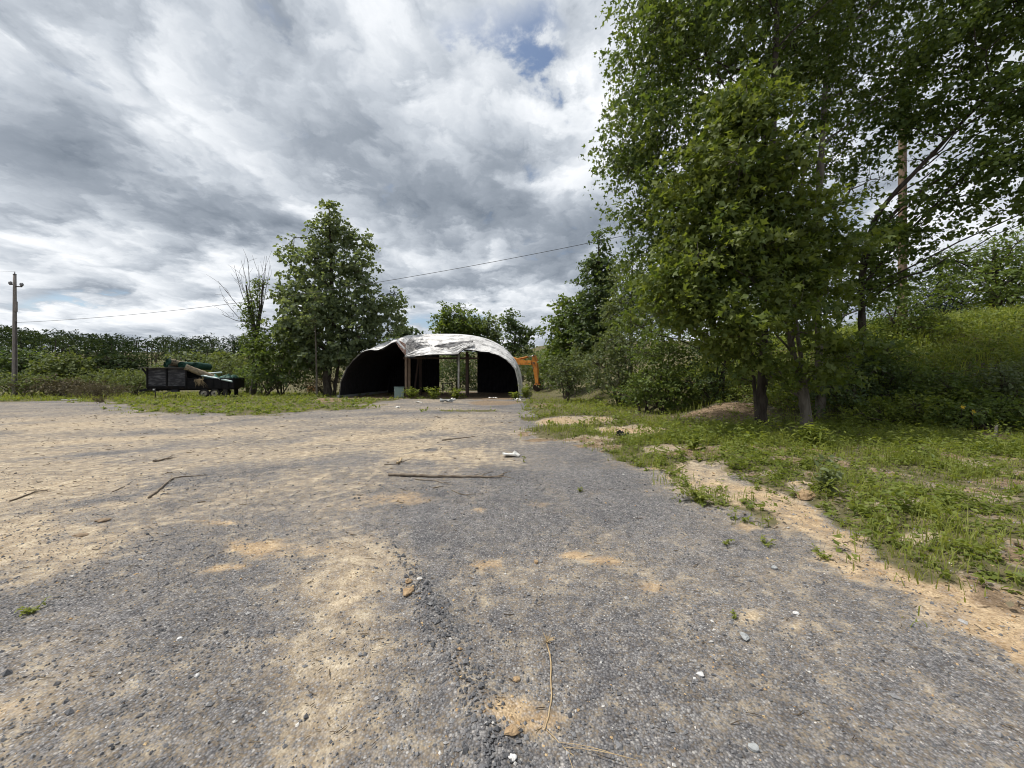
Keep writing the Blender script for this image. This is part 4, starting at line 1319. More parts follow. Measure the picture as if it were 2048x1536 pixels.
# ------------------------------------------------------------------ grass and weeds
def blades(X, Y, h, w, r, lean=.6):
    n = len(X)
    Z = height(X, Y) - .01
    base = np.stack([X, Y, Z], -1)
    th = r.random(n) * 6.283
    d = np.stack([np.cos(th), np.sin(th), np.zeros(n)], -1)
    s = np.stack([-np.sin(th), np.cos(th), np.zeros(n)], -1)
    ln = (lean * (.3 + r.random(n)))[:, None]
    up = np.array([0, 0, 1.0])
    hh = h[:, None]
    ww = w[:, None] * .5
    m = base + up * hh * .55 + d * hh * ln * .35
    t = base + up * hh * (1 - .25 * ln) + d * hh * ln * 1.1
    V = np.stack([base - s * ww, base + s * ww, m + s * ww * .8, m - s * ww * .8, t], 1)
    FT = np.array([[0, 1, 2], [0, 2, 3], [3, 2, 4]])
    F = (FT[None] + (np.arange(n) * 5)[:, None, None]).reshape(-1, 3)
    tint = np.clip(.5 * r.random(n) + .5 * sstep(-.5, .5, fbm(X * .8, Y * .8, 41)) + .05, 0, 1)
    return V.reshape(-1, 3), F, np.repeat(tint, 5)


def build_grass():
    r = np.random.default_rng(61)
    bk = Bulk()
    wk = Bulk()

    def scatter(n, ylo, yhi, power, xf, hrange, wrange, xlo=None):
        Y = ylo + (yhi - ylo) * r.random(n) ** power
        X = (r.random(n) * 2 - 1) * (xf * Y) if xlo is None else xlo[0] + (xlo[1] - xlo[0]) * r.random(n)
        g, tn, og, dr = masks(X, Y)
        cl = sstep(-.35, .45, fbm(X * 1.7, Y * 1.7, 71) + .35 * fbm(X * 5, Y * 5, 72))
        k = r.random(n) < g * (.12 + .88 * cl)
        X, Y, cl = X[k], Y[k], cl[k]
        tuft = sstep(.18, .42, fbm(X * 1.3, Y * 1.3, 76) + .4 * fbm(X * 4.5, Y * 4.5, 77))
        h = hrange[0] + (hrange[1] - hrange[0]) * r.random(len(X)) ** 1.8 * (.22 + .5 * cl + .75 * tuft)
        w = wrange[0] + (wrange[1] - wrange[0]) * r.random(len(X))
        V, F, A = blades(X, Y, h, w, r)
        bk.add(V, F, A)

    scatter(165000, 2.0, 11.5, 1.0, 0, (.03, .34), (.0045, .0105), (1.0, 16.5))
    scatter(52000, 9, 24, 1.0, 0, (.09, .42), (.010, .022), (-.5, 28))
    scatter(66000, 13.5, 36, 1.2, 0, (.05, .20), (.012, .030), (-46, 3))
    scatter(9000, 24, 36, 1.2, 0, (.2, .6), (.014, .030), (-46, -14))
    # long grass on top of the bank
    n = 20000
    X = 12.5 + 19 * r.random(n)
    Y = 12.5 + 11 * r.random(n)
    V, F, A = blades(X, Y, .25 + .75 * r.random(n) ** 1.6, .012 + .014 * r.random(n), r, .4)
    bk.add(V, F, np.clip(A + .25, 0, 1))  # tint raised: sunlight on the bank top put into the blade colour
    V, F, A = bk.get()
    o = np_obj('grass', V, F, M['grass'], attrs={'tint': A})
    tag(o, 'rough green grass on the verge, the bank and beyond the lot', 'grass', kind='stuff')

    # broad-leaved weeds: little rosettes and upright stems
    def weeds(n, ylo, yhi, power, xr, ls, nl, hh, tpl=SIMPLE, thr=-.05, seed=81):
        Y = ylo + (yhi - ylo) * r.random(n) ** power
        X = xr[0] + (xr[1] - xr[0]) * r.random(n)
        g, tn, og, dr = masks(X, Y)
        cl = fbm(X * .9, Y * .9, seed) + .4 * fbm(X * 4, Y * 4, seed + 1)
        k = (r.random(n) < g) & (cl > thr)
        X, Y, cl = X[k], Y[k], cl[k]
        Z = height(X, Y)
        m = len(X)
        H = hh * (.25 + 1.1 * r.random(m) ** 1.5) * (.8 + 1.6 * np.clip(cl, 0, 1))
        c = np.repeat(np.stack([X, Y, Z], -1), nl, 0)
        q = r.random(m * nl)
        c[:, 2] += np.repeat(H, nl) * q
        th = r.random(m * nl) * 6.283
        o_ = np.stack([np.cos(th), np.sin(th), np.zeros(m * nl)], -1)
        c += o_ * (np.repeat(H, nl) * .22 * r.random(m * nl))[:, None]
        nr = np.stack([np.zeros(m * nl), np.zeros(m * nl), np.ones(m * nl)], -1) + r.normal(size=(m * nl, 3)) * .45
        di = o_ + np.array([0, 0, .25]) + r.normal(size=(m * nl, 3)) * .3
        sz = ls * (.6 + .8 * r.random(m * nl)) * np.repeat(.7 + .6 * r.random(m), nl)
        tint = np.clip(.35 * np.repeat(r.random(m), nl) + .35 * r.random(m * nl) + .35 * q, 0, 1)
        V, F, A = leaf_np(c, nr, di, sz, tint, tpl)
        wk.add(V, F, A)

    weeds(9500, 2.6, 11.5, 1.0, (1.5, 16), .050, 10, .13, SIMPLE, -.12)
    weeds(5200, 4, 12, 1.0, (2, 16), .085, 14, .30, NARROW, .05, 85)
    weeds(2600, 3.6, 12, 1.0, (3, 16), .072, 22, .36, SIMPLE, .12, 89)
    weeds(3800, 10, 22, 1.0, (-1, 26), .10, 10, .28, SIMPLE, -.1, 83)
    weeds(5600, 14.8, 34, 1.1, (-42, -3), .12, 11, .15, SIMPLE, -.15, 87)
    # bank cover
    n = 6500
    X = 8.0 + 16 * r.random(n)
    Y = 10.8 + 7.5 * r.random(n)
    keep = (r.random(n) < .9) & (height(X, Y) > .35)
    X, Y = X[keep], Y[keep]
    m = len(X)
    tips = np.stack([X, Y, height(X, Y) + .12 + .4 * r.random(m) ** 1.5], -1)
    out = np.tile(np.array([[-.3, -.6, .5]]), (m, 1))
    foliage(wk, tips, out, 10, .19, .12, r, SIMPLE, .1, .9)
    V, F, A = wk.get()
    o = np_obj('weeds', V, F, M['weed'], attrs={'tint': A})
    tag(o, 'broad-leaved weeds growing thick in the verge grass and on the bank', 'weeds', kind='stuff')


build_grass()


def build_litter():
    r = np.random.default_rng(67)
    n = 16000
    Y = 2.2 + 14 * r.random(n)
    X = .5 + 15.5 * r.random(n)
    g, tn, og, dr = masks(X, Y)
    k = r.random(n) < np.clip(g * .5 + dr, 0, 1)
    X, Y = X[k], Y[k]
    m = len(X)
    c = np.stack([X, Y, height(X, Y) + .012 + .02 * r.random(m)], -1)
    nr = r.normal(size=(m, 3)) * .35 + np.array([0, 0, 1])
    V, F, A = leaf_np(c, nr, r.normal(size=(m, 3)), .03 + .05 * r.random(m), r.random(m), SIMPLE)
    o = np_obj('leaf_litter', V, F, M['drybrush'], attrs={'tint': A})
    tag(o, 'dry brown leaf litter scattered over the bare soil of the verge', 'litter', kind='stuff')
    # splinters and bark crumbs trodden into the lot
    n = 3600
    Y = 1.6 + 17 * r.random(n) ** 1.4
    X = (r.random(n) * 2 - 1) * 1.35 * Y
    g, tn, og, dr = masks(X, Y)
    k = (r.random(n) < (.12 + .9 * sstep(.25, .7, tn))) & (g < .4) & (X < 6)
    X, Y = X[k], Y[k]
    bk = Bulk()
    hs = height(X, Y)
    for x, y, h in zip(X, Y, hs):
        th = r.normal() * .6
        L_ = (.006 + .028 * r.random() ** 3) * (1 + y * .12)
        a = np.array([x, y, h + .004])
        d = np.array([math.cos(th), math.sin(th), .12 * r.normal()]) * L_
        w_ = .0012 + .0011 * y * .5 * r.random()
        V, F = tube_np(np.stack([a - d, a + d * .1 + r.normal(size=3) * .08 * L_, a + d]), [w_, w_ * 1.2, w_ * .6], 4)
        bk.add(V, F, np.full(len(V), r.random()))
    V, F, A = bk.get()
    V[:, 2] += .004
    o = np_obj('wood_debris', V, F, M['drybrush_dark'], attrs={'tint': A})
    tag(o, 'dark splinters and bark crumbs trodden into the dusty lot', 'debris', kind='stuff')


build_litter()


def weed_clump(name, label, px, py, hgt, wid, nl, ls, seed, matn='weed', tpl=SIMPLE, group='weeds growing in the gravel', cat='weed'):
    r = np.random.default_rng(seed)
    b = on_ground(px, py)
    e = empty(name, b, label, cat, group)
    lb = Bulk()
    sb = Bulk()
    ns = max(3, nl // 14)
    for k in range(ns):
        th = r.random() * 6.283
        top = b + np.array([math.cos(th) * wid * r.random(), math.sin(th) * wid * r.random(), hgt * (.6 + .5 * r.random())])
        q = bez(b, (b + top) / 2 + np.array([0, 0, hgt * .15]), top, 5)
        V, F = tube_np(q, np.linspace(.0035, .0015, 5), 4)
        sb.add(V, F)
        m = nl // ns
        t = .15 + .85 * r.random(m)
        c = b * (1 - t)[:, None] + top * t[:, None]
        o_ = r.normal(size=(m, 3)) * np.array([1, 1, .3])
        o_ /= np.linalg.norm(o_, axis=1)[:, None]
        V, F, A = leaf_np(c, r.normal(size=(m, 3)) * .4 + np.array([0, 0, 1]), o_ + np.array([0, 0, .3]), ls * (.6 + .8 * r.random(m)), np.clip(.25 + .75 * r.random(m), 0, 1), tpl)
        lb.add(V, F, A)
    V, F, A = lb.get()
    np_obj('leaves', V, F, M[matn], e, attrs={'tint': A})
    V, F, _ = sb.get()
    np_obj('stems', V, F, M['weed'], e, attrs={'tint': np.full(len(V), .5)})
    return e


for k, (lb, px, py, h, w, nl, ls) in enumerate([
    ('small green weed clump alone in the tan dirt at the left edge', 72, 1222, .045, .09, 90, .022),
    ('green weed tuft in the gravel below the bare clay strip', 1450, 1088, .05, .13, 70, .024),
    ('thin weed tuft straddling gravel and clay, right of the green one', 1530, 1090, .06, .17, 90, .026),
    ('leafy weed clump at the gravel edge, in front of the clay strip', 1395, 1005, .17, .26, 330, .045),
    ('tiny yellow-green weed standing beside the white plastic scrap', 1047, 925, .12, .03, 26, .035),
    ('tiny weed sprig in gravel right of the fallen branch', 1160, 985, .07, .05, 30, .035),
    ('weed clump beside the clay strip near the right foreground grass', 1650, 1120, .07, .16, 100, .026),
    ('small tuft poking from gravel in front of the right verge', 1470, 1240, .035, .04, 40, .018),
]):
    weed_clump('weed', lb, px, py, h, w, nl, ls, 500 + k, 'grass')
weed_clump('weed', 'tall pale-leaved weed rising from the verge right of the clay strip', 1655, 985, .42, .22, 130, .085, 520, 'sage', SIMPLE, None)
weed_clump('weed', 'tall grassy weed clump at the foot of the pale leaning trunks', 1625, 895, .5, .4, 260, .16, 521, 'weed', NARROW, None)
weed_clump('weed', 'leafy weed plant left of the dark trunk, edge of bare soil', 1385, 900, .28, .22, 170, .09, 522, 'weed', SIMPLE, None)
for k, (lb, px, py, h, w) in enumerate([('green weeds beside the utility cabinet at the shed mouth', 822, 797, .75, .7), ('green weeds in the middle of the shed mouth', 868, 798, .8, .8),
                                        ('green weeds around the foot of the white shed pipe', 912, 798, .7, .6), ('broad-leaved weed at the right corner of the shed mouth', 1030, 799, .5, .35), ('weed stalks outside the right shed wall', 1052, 798, .9, .5)]):
    weed_clump('weed', lb, px, py, h, w * 1.25, 420, .15, 540 + k, 'weed', SIMPLE, 'weeds at the shed mouth')

# ------------------------------------------------------------------ arched shed


def sw(x, d, z):
    """shed frame (across, depth, up) -> world"""
    x = np.asarray(x, float)
    d = np.asarray(d, float)
    z = np.asarray(z, float)
    return np.stack([SC[0] + EX[0] * x + EY[0] * d, SC[1] + EX[1] * x + EY[1] * d, z + 0 * x], -1)


def arch_z(x):
    return SH * (1 - np.clip(np.abs(x) / SW, 0, 1) ** SN) ** (1 / SN)


FRONT_X = np.array([-6.42, -6.3, -5.9, -5.45, -4.9, -4.28, -3.6, -3.1, -2.6, -2.35, -2.0, -1.75, -1.55, -.9, -.25, .4, .9, 1.6, 2.1, 2.4, 3.0, 3.6, 4.3, 4.9, 5.4, 5.8, 6.1, 6.3, 6.42])
FRONT_Z = np.array([0, 1.2, 2.15, 2.75, 3.2, 3.45, 3.42, 3.62, 3.92, 3.98, 3.62, 3.30, 2.92, 2.98, 3.08, 3.12, 3.12, 3.12, 3.14, 3.46, 3.40, 3.28, 3.22, 3.02, 2.74, 2.40, 2.02, 1.2, 0])


def shell_pt(th, v, inset=0.0):
    """arch angle th (0 right foot .. pi left foot) at depth v"""
    c, s = np.cos(th), np.sin(th)
    x = (SW - inset) * np.sign(c) * np.abs(c) ** (2 / SN)
    z = (SH - inset) * np.abs(s) ** (2 / SN)
    arch = z
    zf = np.minimum(np.interp(x, FRONT_X, FRONT_Z), arch)
    dip = np.maximum(0, arch - zf)
    fade = 1 - sstep(0.0, 1.0, v / (1.6 + 2.6 * sstep(.1, 1.0, dip)))
    z = arch - dip * fade
    # crumpled, folded sheets in the middle of the fallen front
    area = np.exp(-((x - .3) / 2.6) ** 2) * sstep(3.9, 1.2, v) * sstep(-.02, .35, v)
    fold = np.abs(((x * .55 + v * .62 + .35 * np.sin(v * 2.1)) % 1.0) - .5) * 2 - .5
    fold2 = np.abs(((x * .42 - v * .75 + .3 + .3 * np.sin(x * 1.3)) % 1.0) - .5) * 2 - .5
    z = z + area * (.50 * fold * sstep(-.4, .5, np.sin(x * .9 + 1)) + .50 * fold2 * sstep(.4, -.5, np.sin(x * .9 + 1)) + .16 * fbm(x * 1.6, v * 1.6, 91) * 1.4)
    # tip the hanging flap forward and sag the edge
    v2 = v - .5 * area * sstep(1.4, 0, v) + .25 * dip * fade * .4 + .12 * fade * fbm(x * 1.2, v * 0 + 3.3, 95)
    z = z - .10 * fade * np.maximum(0, fbm(x * 2.3, v * 0 + 1.1, 93)) * (np.abs(x) < 6.0)
    return x, v2, np.maximum(z, -.05 + 0 * z)


shed = empty('arched_shed', (SC[0], SC[1], 0), 'collapsing silver arched metal shed, open-fronted with black interior and caved-in roof edge', 'shed')
NU = 170
th = np.linspace(0, math.pi, NU)
PANEL = .627
npan = int(round(SL / PANEL))
for k in range(npan):
    v0, v1 = k * PANEL, (k + 1) * PANEL
    m = 9
    vv = np.linspace(v0, v1, m)
    TH, VV = np.meshgrid(th, vv)
    prof = np.array([0, 0, .055, .06, .06, .06, .055, 0, 0])[:, None]
    x, v2, z = shell_pt(TH.ravel(), VV.ravel())
    x = x.reshape(m, NU)
    z = z.reshape(m, NU)
    v2 = v2.reshape(m, NU)
    nx_ = np.sign(np.cos(th)) * np.abs(np.cos(th)) ** 1.4
    nz_ = np.abs(np.sin(th)) ** .8
    x = x + prof * nx_[None, :]
    z = z + prof * nz_[None, :]
    z = np.where(TH < .001, -.05, np.where(TH > math.pi - .001, -.05, z))
    W = sw(x.ravel(), v2.ravel() + (.004 if k else 0), z.ravel())
    W2 = W.copy()
    i = (np.arange(m - 1)[:, None] * NU + np.arange(NU - 1)[None, :]).ravel()
    F = np.stack([i, i + 1, i + NU + 1, i + NU], -1)
    np_obj('roof_panel', W, F, M['steel'], shed, smooth=False)
# black inner skin, ribbed like the outer one
vv = np.linspace(.06, SL, 150)
TH, VV = np.meshgrid(th, vv)
x, v2, z = shell_pt(TH.ravel(), VV.ravel(), .035)
rib = .03 * (((VV.ravel() / PANEL * 2) % 1.0) > .55)
x = x - rib * np.cos(TH.ravel())
z = z - .075 - rib * np.sin(TH.ravel()) * .6
z = np.maximum(z, -.08)
x = np.clip(x, -SW + .05, SW - .05)
W = sw(x, v2, z)
i = (np.arange(149)[:, None] * NU + np.arange(NU - 1)[None, :]).ravel()
F = np.stack([i, i + NU, i + NU + 1, i + 1], -1)
np_obj('inner_skin', W, F, M['inside_black'], shed)


def bent_sheet(top, bottom, mt, ribs=3, amp=.05):
    """creased strip of roof sheet between two edges, each a list of (px, py, depth)"""
    n, m = 22, ribs * 6 + 1
    A = np.array([P(*q) for q in top])
    Bq = np.array([P(*q) for q in bottom])
    tt = np.linspace(0, 1, n)
    ea = np.stack([np.interp(tt, np.linspace(0, 1, len(A)), A[:, k]) for k in range(3)], -1)
    eb = np.stack([np.interp(tt, np.linspace(0, 1, len(Bq)), Bq[:, k]) for k in range(3)], -1)
    for q in (ea, eb):
        for _ in range(2):
            q[1:-1] = (q[:-2] + 2 * q[1:-1] + q[2:]) / 4
    sv = np.linspace(0, 1, m)
    V = ea[None] * (1 - sv)[:, None, None] + eb[None] * sv[:, None, None]
    wv = amp * np.array(([0, 0, 1, 1, 1, 0] * ribs) + [0])
    V[:, :, 2] += wv[:, None] * .6
    V[:, :, 1] -= .12 + wv[:, None] * .9 + .03 * np.random.default_rng(len(top)).normal(size=(m, n))
    V2 = np.concatenate([V.reshape(-1, 3), V.reshape(-1, 3) + np.array([0, .012, -.012])])
    i = (np.arange(m - 1)[:, None] * n + np.arange(n - 1)[None, :]).ravel()
    F = np.stack([i, i + n, i + n + 1, i + 1], -1)
    np_obj('bent_sheet', V2, np.concatenate([F, F[:, ::-1] + m * n]), M[mt], shed)


bent_sheet([(811, 711, 26.75), (834, 699, 27.4), (862, 692.5, 27.9), (890, 697, 27.5), (918, 706, 26.7)], [(811, 715, 26.6), (834, 712, 26.55), (862, 708.5, 26.5), (890, 708.5, 26.45), (918, 708.5, 26.5)], 'steel', 2, .06)
bent_sheet([(811, 688, 28.2), (820, 678, 28.9)], [(834, 699, 27.3), (845, 692, 27.8)], 'steel_grey', 2, .06)
bent_sheet([(822, 678, 29.0), (842, 674, 29.4)], [(846, 693, 27.8), (868, 694, 27.8)], 'steel', 3, .08)
bent_sheet([(792, 682, 27.4), (800, 681, 28.2), (812, 688, 28.1)], [(798, 694, 26.9), (808, 706, 26.8), (813, 714, 26.8)], 'rust_sheet', 2, .03)
bent_sheet([(868, 692, 28.0), (905, 684, 28.9), (947, 681, 29.2)], [(872, 696, 27.7), (908, 694, 27.8), (945, 688, 28.2)], 'steel_grey', 2, .05)
bent_sheet([(897, 699, 27.3), (925, 688, 28.2), (948, 685, 28.2)], [(918, 706, 26.7), (930, 696, 27.1), (950, 691, 27.4)], 'steel', 3, .07)


# pale folded lip along the standing front edge
for (a, b, nm) in [(0.0, .62, 'edge_trim'), (2.62, math.pi, 'edge_trim')]:
    tt = np.linspace(a, b, 40)
    x, v2, z = shell_pt(tt, np.zeros(40))
    pts = sw(x, v2 - .035, z)
    pts[:, 2] = np.maximum(pts[:, 2], gz(pts[0][0], pts[0][1]) - .05)
    V, F = tube_np(pts, .045 if a == 0.0 else .024, 6)
    np_obj(nm, V, F, M['steel'] if a == 0.0 else M['steel_grey'], shed, smooth=True)


def wall_panel(x0, x1, d, zlo, nrib=4):
    """ribbed sheet of the end wall, its head cut to the arch"""
    n = nrib * 6 + 1
    xs = np.linspace(x0, x1, n)
    off = np.array([.0, .05, .05, .05, 0, 0] * nrib + [0])
    zt = arch_z(xs) - .14
    Vv = []
    for thick in (0, .02):
        Vv.append(sw(xs, d + off + thick, np.full(n, zlo)))
        Vv.append(sw(xs, d + off + thick, zt))
    V = np.concatenate(Vv)
    F = []
    for q in range(n - 1):
        F += [(q, q + 1, n + q + 1, n + q), (2 * n + q, 3 * n + q, 3 * n + q + 1, 2 * n + q + 1)]
        F += [(n + q, n + q + 1, 3 * n + q + 1, 3 * n + q)]
    np_obj('end_wall_panel', V, np.array(F), M['inside_black'], shed)


k_ = 36.3 / FPX


def lx(px, d):
    """across-coordinate of a pixel column at shed depth d"""
    a = (px - CX) / FPX
    # SC + EX*x + EY*d : X = a*Y
    return (a * (SC[1] + EY[1] * d) - SC[0] - EY[0] * d) / (EX[0] - a * EX[1])


xL, xR = lx(879, SL), lx(955, SL)
edges = np.linspace(-SW + .1, xL, 7)
for q in range(6):
    wall_panel(edges[q], edges[q + 1] + .004, SL - .12, -.05)
edges = np.linspace(xR, SW - .1, 4)
for q in range(3):
    wall_panel(edges[q], edges[q + 1] + .004, SL - .12, -.05)


def post(px, d, zt, w, mt, name='post', px_top=None, zb=-.1):
    a = sw(lx(px, d), d, zb)
    b = sw(lx(px_top if px_top is not None else px, d), d, zt)
    mb = MB().beam(a, b, w, w, up=(0, 1, 0))
    off = Vector(shed.location)
    mb.v = [tuple(Vector(p) - off) for p in mb.v]
    return mb.build(name, M[mt], shed)


post(812, .7, 3.05, .14, 'lumber')
post(818.5, .95, 3.05, .19, 'lumber')
post(828, 3.4, 3.0, .13, 'lumber_dark', 'brace', px_top=837)
post(841, 4.2, 3.3, .22, 'lumber_dark')
post(934, 1.6, 3.35, .19, 'lumber_dark')
post(936, 5.2, 3.4, .15, 'lumber_dark')
a = sw(lx(917, 1.0), 1.0, -.1)
b = sw(lx(917.5, 1.0), 1.0, 3.2)
off = np.array(shed.location)
MB().tube([a - off, (a + b) / 2 - off, b - off], .075, 10).build('pipe_post', M['pipe_white'], shed, True)
a = sw(lx(806, 1.2), 1.2, 2.86)
b = sw(lx(957, 1.2), 1.2, 2.84)
MB().beam(a - off, b - off, .09, .13).build('cross_beam', M['lumber_dark'], shed)
# sills at the wall feet
for xx in (-SW - .02, SW + .02):
    a = sw(xx, -.1, .06)
    b = sw(xx, SL, .06)
    MB().beam(a - off, b - off, .18, .22).build('base_sill', M['greystone'], shed)

# utility cabinet
c = on_ground(798, 796)
cab = empty('utility_cabinet', (c[0], c[1], c[2] - .02), 'pale green-grey metal utility cabinet standing at the shed mouth', 'cabinet', rz=R(24))
MB().box((0, 0, .38), (.62, .55, .76), bev=.02).build('body', M['cabinet'], cab)
MB().box((0, 0, .785), (.68, .61, .05), bev=.015).build('lid', M['cabinet'], cab)
MB().box((0, -.285, .36), (.5, .02, .6), bev=.008).build('door', M['cabinet'], cab)
MB().box((-.325, -.05, .58), (.012, .10, .16)).build('warning_label', M['white'], cab)
MB().box((.18, -.302, .4), (.03, .02, .10)).build('handle', M['iron'], cab)

# small black frame stand inside the shed
c = sw(lx(895, 6.0), 6.0, 0)
fr = empty('metal_stand', (c[0], c[1], 0), 'small black metal stand in the weeds inside the shed, before the far opening', 'stand')
MB().box((0, 0, .92), (.9, .5, .05)).build('top', M['plastic'], fr)
for (sx, sy) in ((-1, -1), (1, -1), (1, 1), (-1, 1)):
    MB().beam((sx * .4, sy * .2, -.1), (sx * .4, sy * .2, .9), .05, .05).build('leg', M['plastic'], fr)


# scraps lying before and inside the shed
def scrap(name, label, px, py, size, mt, seed, cat, group=None, rz=None, tilt=.08):
    r = np.random.default_rng(seed)
    b = on_ground(px, py)
    n = 5
    sx, sy, sz = size
    mb = MB()
    V = []
    for j in range(n):
        for i in range(n):
            u, v = i / (n - 1) - .5, j / (n - 1) - .5
            V.append((u * sx * (1 + .18 * r.normal()), v * sy * (1 + .18 * r.normal()), sz * (.2 + .8 * r.random()) + abs(r.normal()) * tilt * sx))
    m = len(V)
    V2 = V + [(x, y, z - min(sz * .4, .02)) for (x, y, z) in V]
    F = []
    for j in range(n - 1):
        for i in range(n - 1):
            q = j * n + i
            F.append((q, q + 1, q + n + 1, q + n))
            F.append((m + q, m + q + n, m + q + n + 1, m + q + 1))
    rim = [i for i in range(n)] + [j * n + n - 1 for j in range(1, n)] + [(n - 1) * n + i for i in range(n - 2, -1, -1)] + [j * n for j in range(n - 2, 0, -1)]
    for q in range(len(rim)):
        a_, b_ = rim[q], rim[(q + 1) % len(rim)]
        F.append((b_, a_, m + a_, m + b_))
    mb.add(V2, F)
    o = mb.build(name, M[mt])
    o.location = (b[0], b[1], b[2])
    o.rotation_euler = (0, 0, rz if rz is not None else r.random() * 3)
    return tag(o, label, cat, group)


scrap('plastic_scrap', 'crumpled white plastic scrap lying on the gravel beyond the fallen branch', 1022, 914, (.30, .13, .05), 'white', 1, 'scrap', rz=.05, tilt=.12)
for k, (lb, px, py, s) in enumerate([('pale scrap of sheeting on the dirt at the right shed mouth', 985, 797, (.5, .3, .06)), ('pale flat scrap at the middle of the shed mouth', 905, 801, (.7, .25, .05)), ('white block by the right shed foot', 1034, 803, (.35, .3, .2)),
                                     ('dark crumpled scrap heap on the gravel before the shed', 893, 806, (.9, .5, .18)), ('light scrap near the utility cabinet', 838, 806, (.5, .2, .04)), ('pale scrap on the gravel before the shed, left', 795, 816, (.35, .16, .03))]):
    scrap('scrap', lb, px, py, s, 'white' if 'dark' not in lb else 'greystone', 30 + k, 'scrap', 'scraps before the shed')
scrap('black_scrap', 'curled black plastic scrap standing on bare soil in the verge', 1244, 876, (.30, .12, .06), 'plastic', 3, 'scrap', rz=.4, tilt=.35)

# ------------------------------------------------------------------ excavator arm behind the shed
ex0 = np.array([-2.3, 40.2, gz(-2.3, 40.2)])
ev = empty('excavator', ex0, 'orange excavator reaching its arm out past the right end of the shed', 'excavator')


def lo(p):
    return Vector((p[0] - ex0[0], p[1] - ex0[1], p[2] - ex0[2]))


def plate_arm(pts, hs, w, name, m, parent=ev):
    """boxy arm through pts (world) with heights hs"""
    mb = MB()
    n = len(pts)
    pp = [lo(p) for p in pts]
    V = []
    for i in range(n):
        d = (pp[min(i + 1, n - 1)] - pp[max(i - 1, 0)]).normalized()
        side = Vector((d.y, -d.x, 0))
        if side.length < 1e-3:
            side = Vector((0, 1, 0))
        if abs(d.z) > .85:
            side = Vector((.55, .83, 0))
        side.normalize()
        up = side.cross(d).normalized()
        if up.z < 0:
            up = -up
        h = hs[i] / 2
        V += [pp[i] - side * w / 2 - up * h, pp[i] + side * w / 2 - up * h, pp[i] + side * w / 2 + up * h, pp[i] - side * w / 2 + up * h]
    F = [(3, 2, 1, 0), tuple(4 * (n - 1) + q for q in range(4))]
    for i in range(n - 1):
        for q in range(4):
            F.append((i * 4 + q, i * 4 + (q + 1) % 4, i * 4 + 4 + (q + 1) % 4, i * 4 + 4 + q))
    mb.add(V, F)
    return mb.build(name, m, parent)


tipB = P(1066, 726, 35.1)
elb = np.array([-.55, 38.5, 3.35])
boom = plate_arm([np.array([-1.7, 39.6, 1.5]), np.array([-1.15, 39.1, 2.55]), elb, P(1040, 724, 37.0), tipB], [.45, .55, .62, .50, .36], .38, 'boom', M['orange'])
top = P(1068.5, 711, 35.0)
bot = P(1075, 768, 34.7)
stick = plate_arm([top, P(1070, 722, 35.0), P(1071, 733, 34.95), P(1074, 755, 34.8), bot], [.22, .55, .44, .36, .30], .30, 'stick', M['orange'])
MB().tube([lo(P(1032, 719, 37.6)), lo(P(1040, 717.2, 37.0)), lo(P(1056, 713.8, 35.9))], .095, 10).build('arm_cylinder', M['orange'], ev, True)
MB().tube([lo(P(1055, 714.0, 35.9)), lo(P(1062, 712.6, 35.4)), lo(P(1068, 711.5, 35.0))], .05, 8).build('cylinder_rod', M['chrome'], ev, True)
MB().tube([lo(P(1075.5, 741, 34.9)), lo(P(1078, 753, 34.8)), lo(P(1078.5, 765, 34.7))], .06, 8).build('bucket_cylinder', M['iron'], ev, True)
pin = MB()
for (px_, py_, Y_) in [(1069, 712, 35.0), (1070, 726, 35.0), (1075, 768, 34.7)]:
    c = lo(P(px_, py_, Y_))
    pin.tube([c + Vector((.12, .2, 0)), c - Vector((.12, .2, 0))], .07, 8)
pin.build('pins', M['iron'], ev)
# bucket: curved shell with side plates and teeth
bc = lo(P(1075, 776, 34.7))
mb = MB()
V = []
prof = [(-.42, .30), (-.50, .05), (-.40, -.22), (-.12, -.34), (.20, -.30), (.42, -.12)]
for s in (-1, 1):
    for (u, w_) in prof:
        V.append((bc.x + u * .85, bc.y + s * .36 + u * .1, bc.z + w_ + .02))
n = len(prof)
F = [(i, i + 1, n + i + 1, n + i) for i in range(n - 1)] + [tuple(range(n)), tuple(range(2 * n - 1, n - 1, -1))]
mb.add(V, F)
for k in range(4):
    mb.box((bc.x + .40, bc.y - .3 + k * .2, bc.z - .10), (.16, .06, .05))
mb.build('bucket', M['bucket'], ev)
MB().box((bc.x - .02, bc.y, bc.z + .30), (.55, .5, .10), bev=.02).build('bucket_bracket', M['orange'], ev)
# upper body, cab and tracks (they stand behind the shed)
MB().box((0, 0, 1.35), (2.2, 2.6, .95), bev=.12).build('body', M['orange'], ev)
MB().box((-.15, 1.15, 1.45), (2.0, .5, 1.1), bev=.15).build('counterweight', M['orange'], ev)
cb = MB().box((.45, -.75, 2.25), (.9, 1.2, 1.3), bev=.1).build('cab', M['orange'], ev)
MB().box((.45, -1.36, 2.35), (.7, .02, .9)).build('windscreen', M['glass'], cb)
MB().box((.91, -.75, 2.35), (.02, .9, .8)).build('window', M['glass'], cb)
for s in (-1, 1):
    mb = MB()
    V = []
    out_ = [(1.5, .40), (1.4, .10), (1.15, -.02), (-1.15, -.02), (-1.4, .10), (-1.5, .40), (-1.4, .68), (-1.1, .78), (1.1, .78), (1.4, .68)]
    for q in (-.25, .25):
        V += [(s * .85 + q, u, w_) for (u, w_) in out_]
    n = len(out_)
    F = [tuple(range(n)), tuple(range(2 * n - 1, n - 1, -1))] + [(i, (i + 1) % n, n + (i + 1) % n, n + i) for i in range(n)]
    mb.add(V, F)
    mb.build('track', M['rubber'], ev)

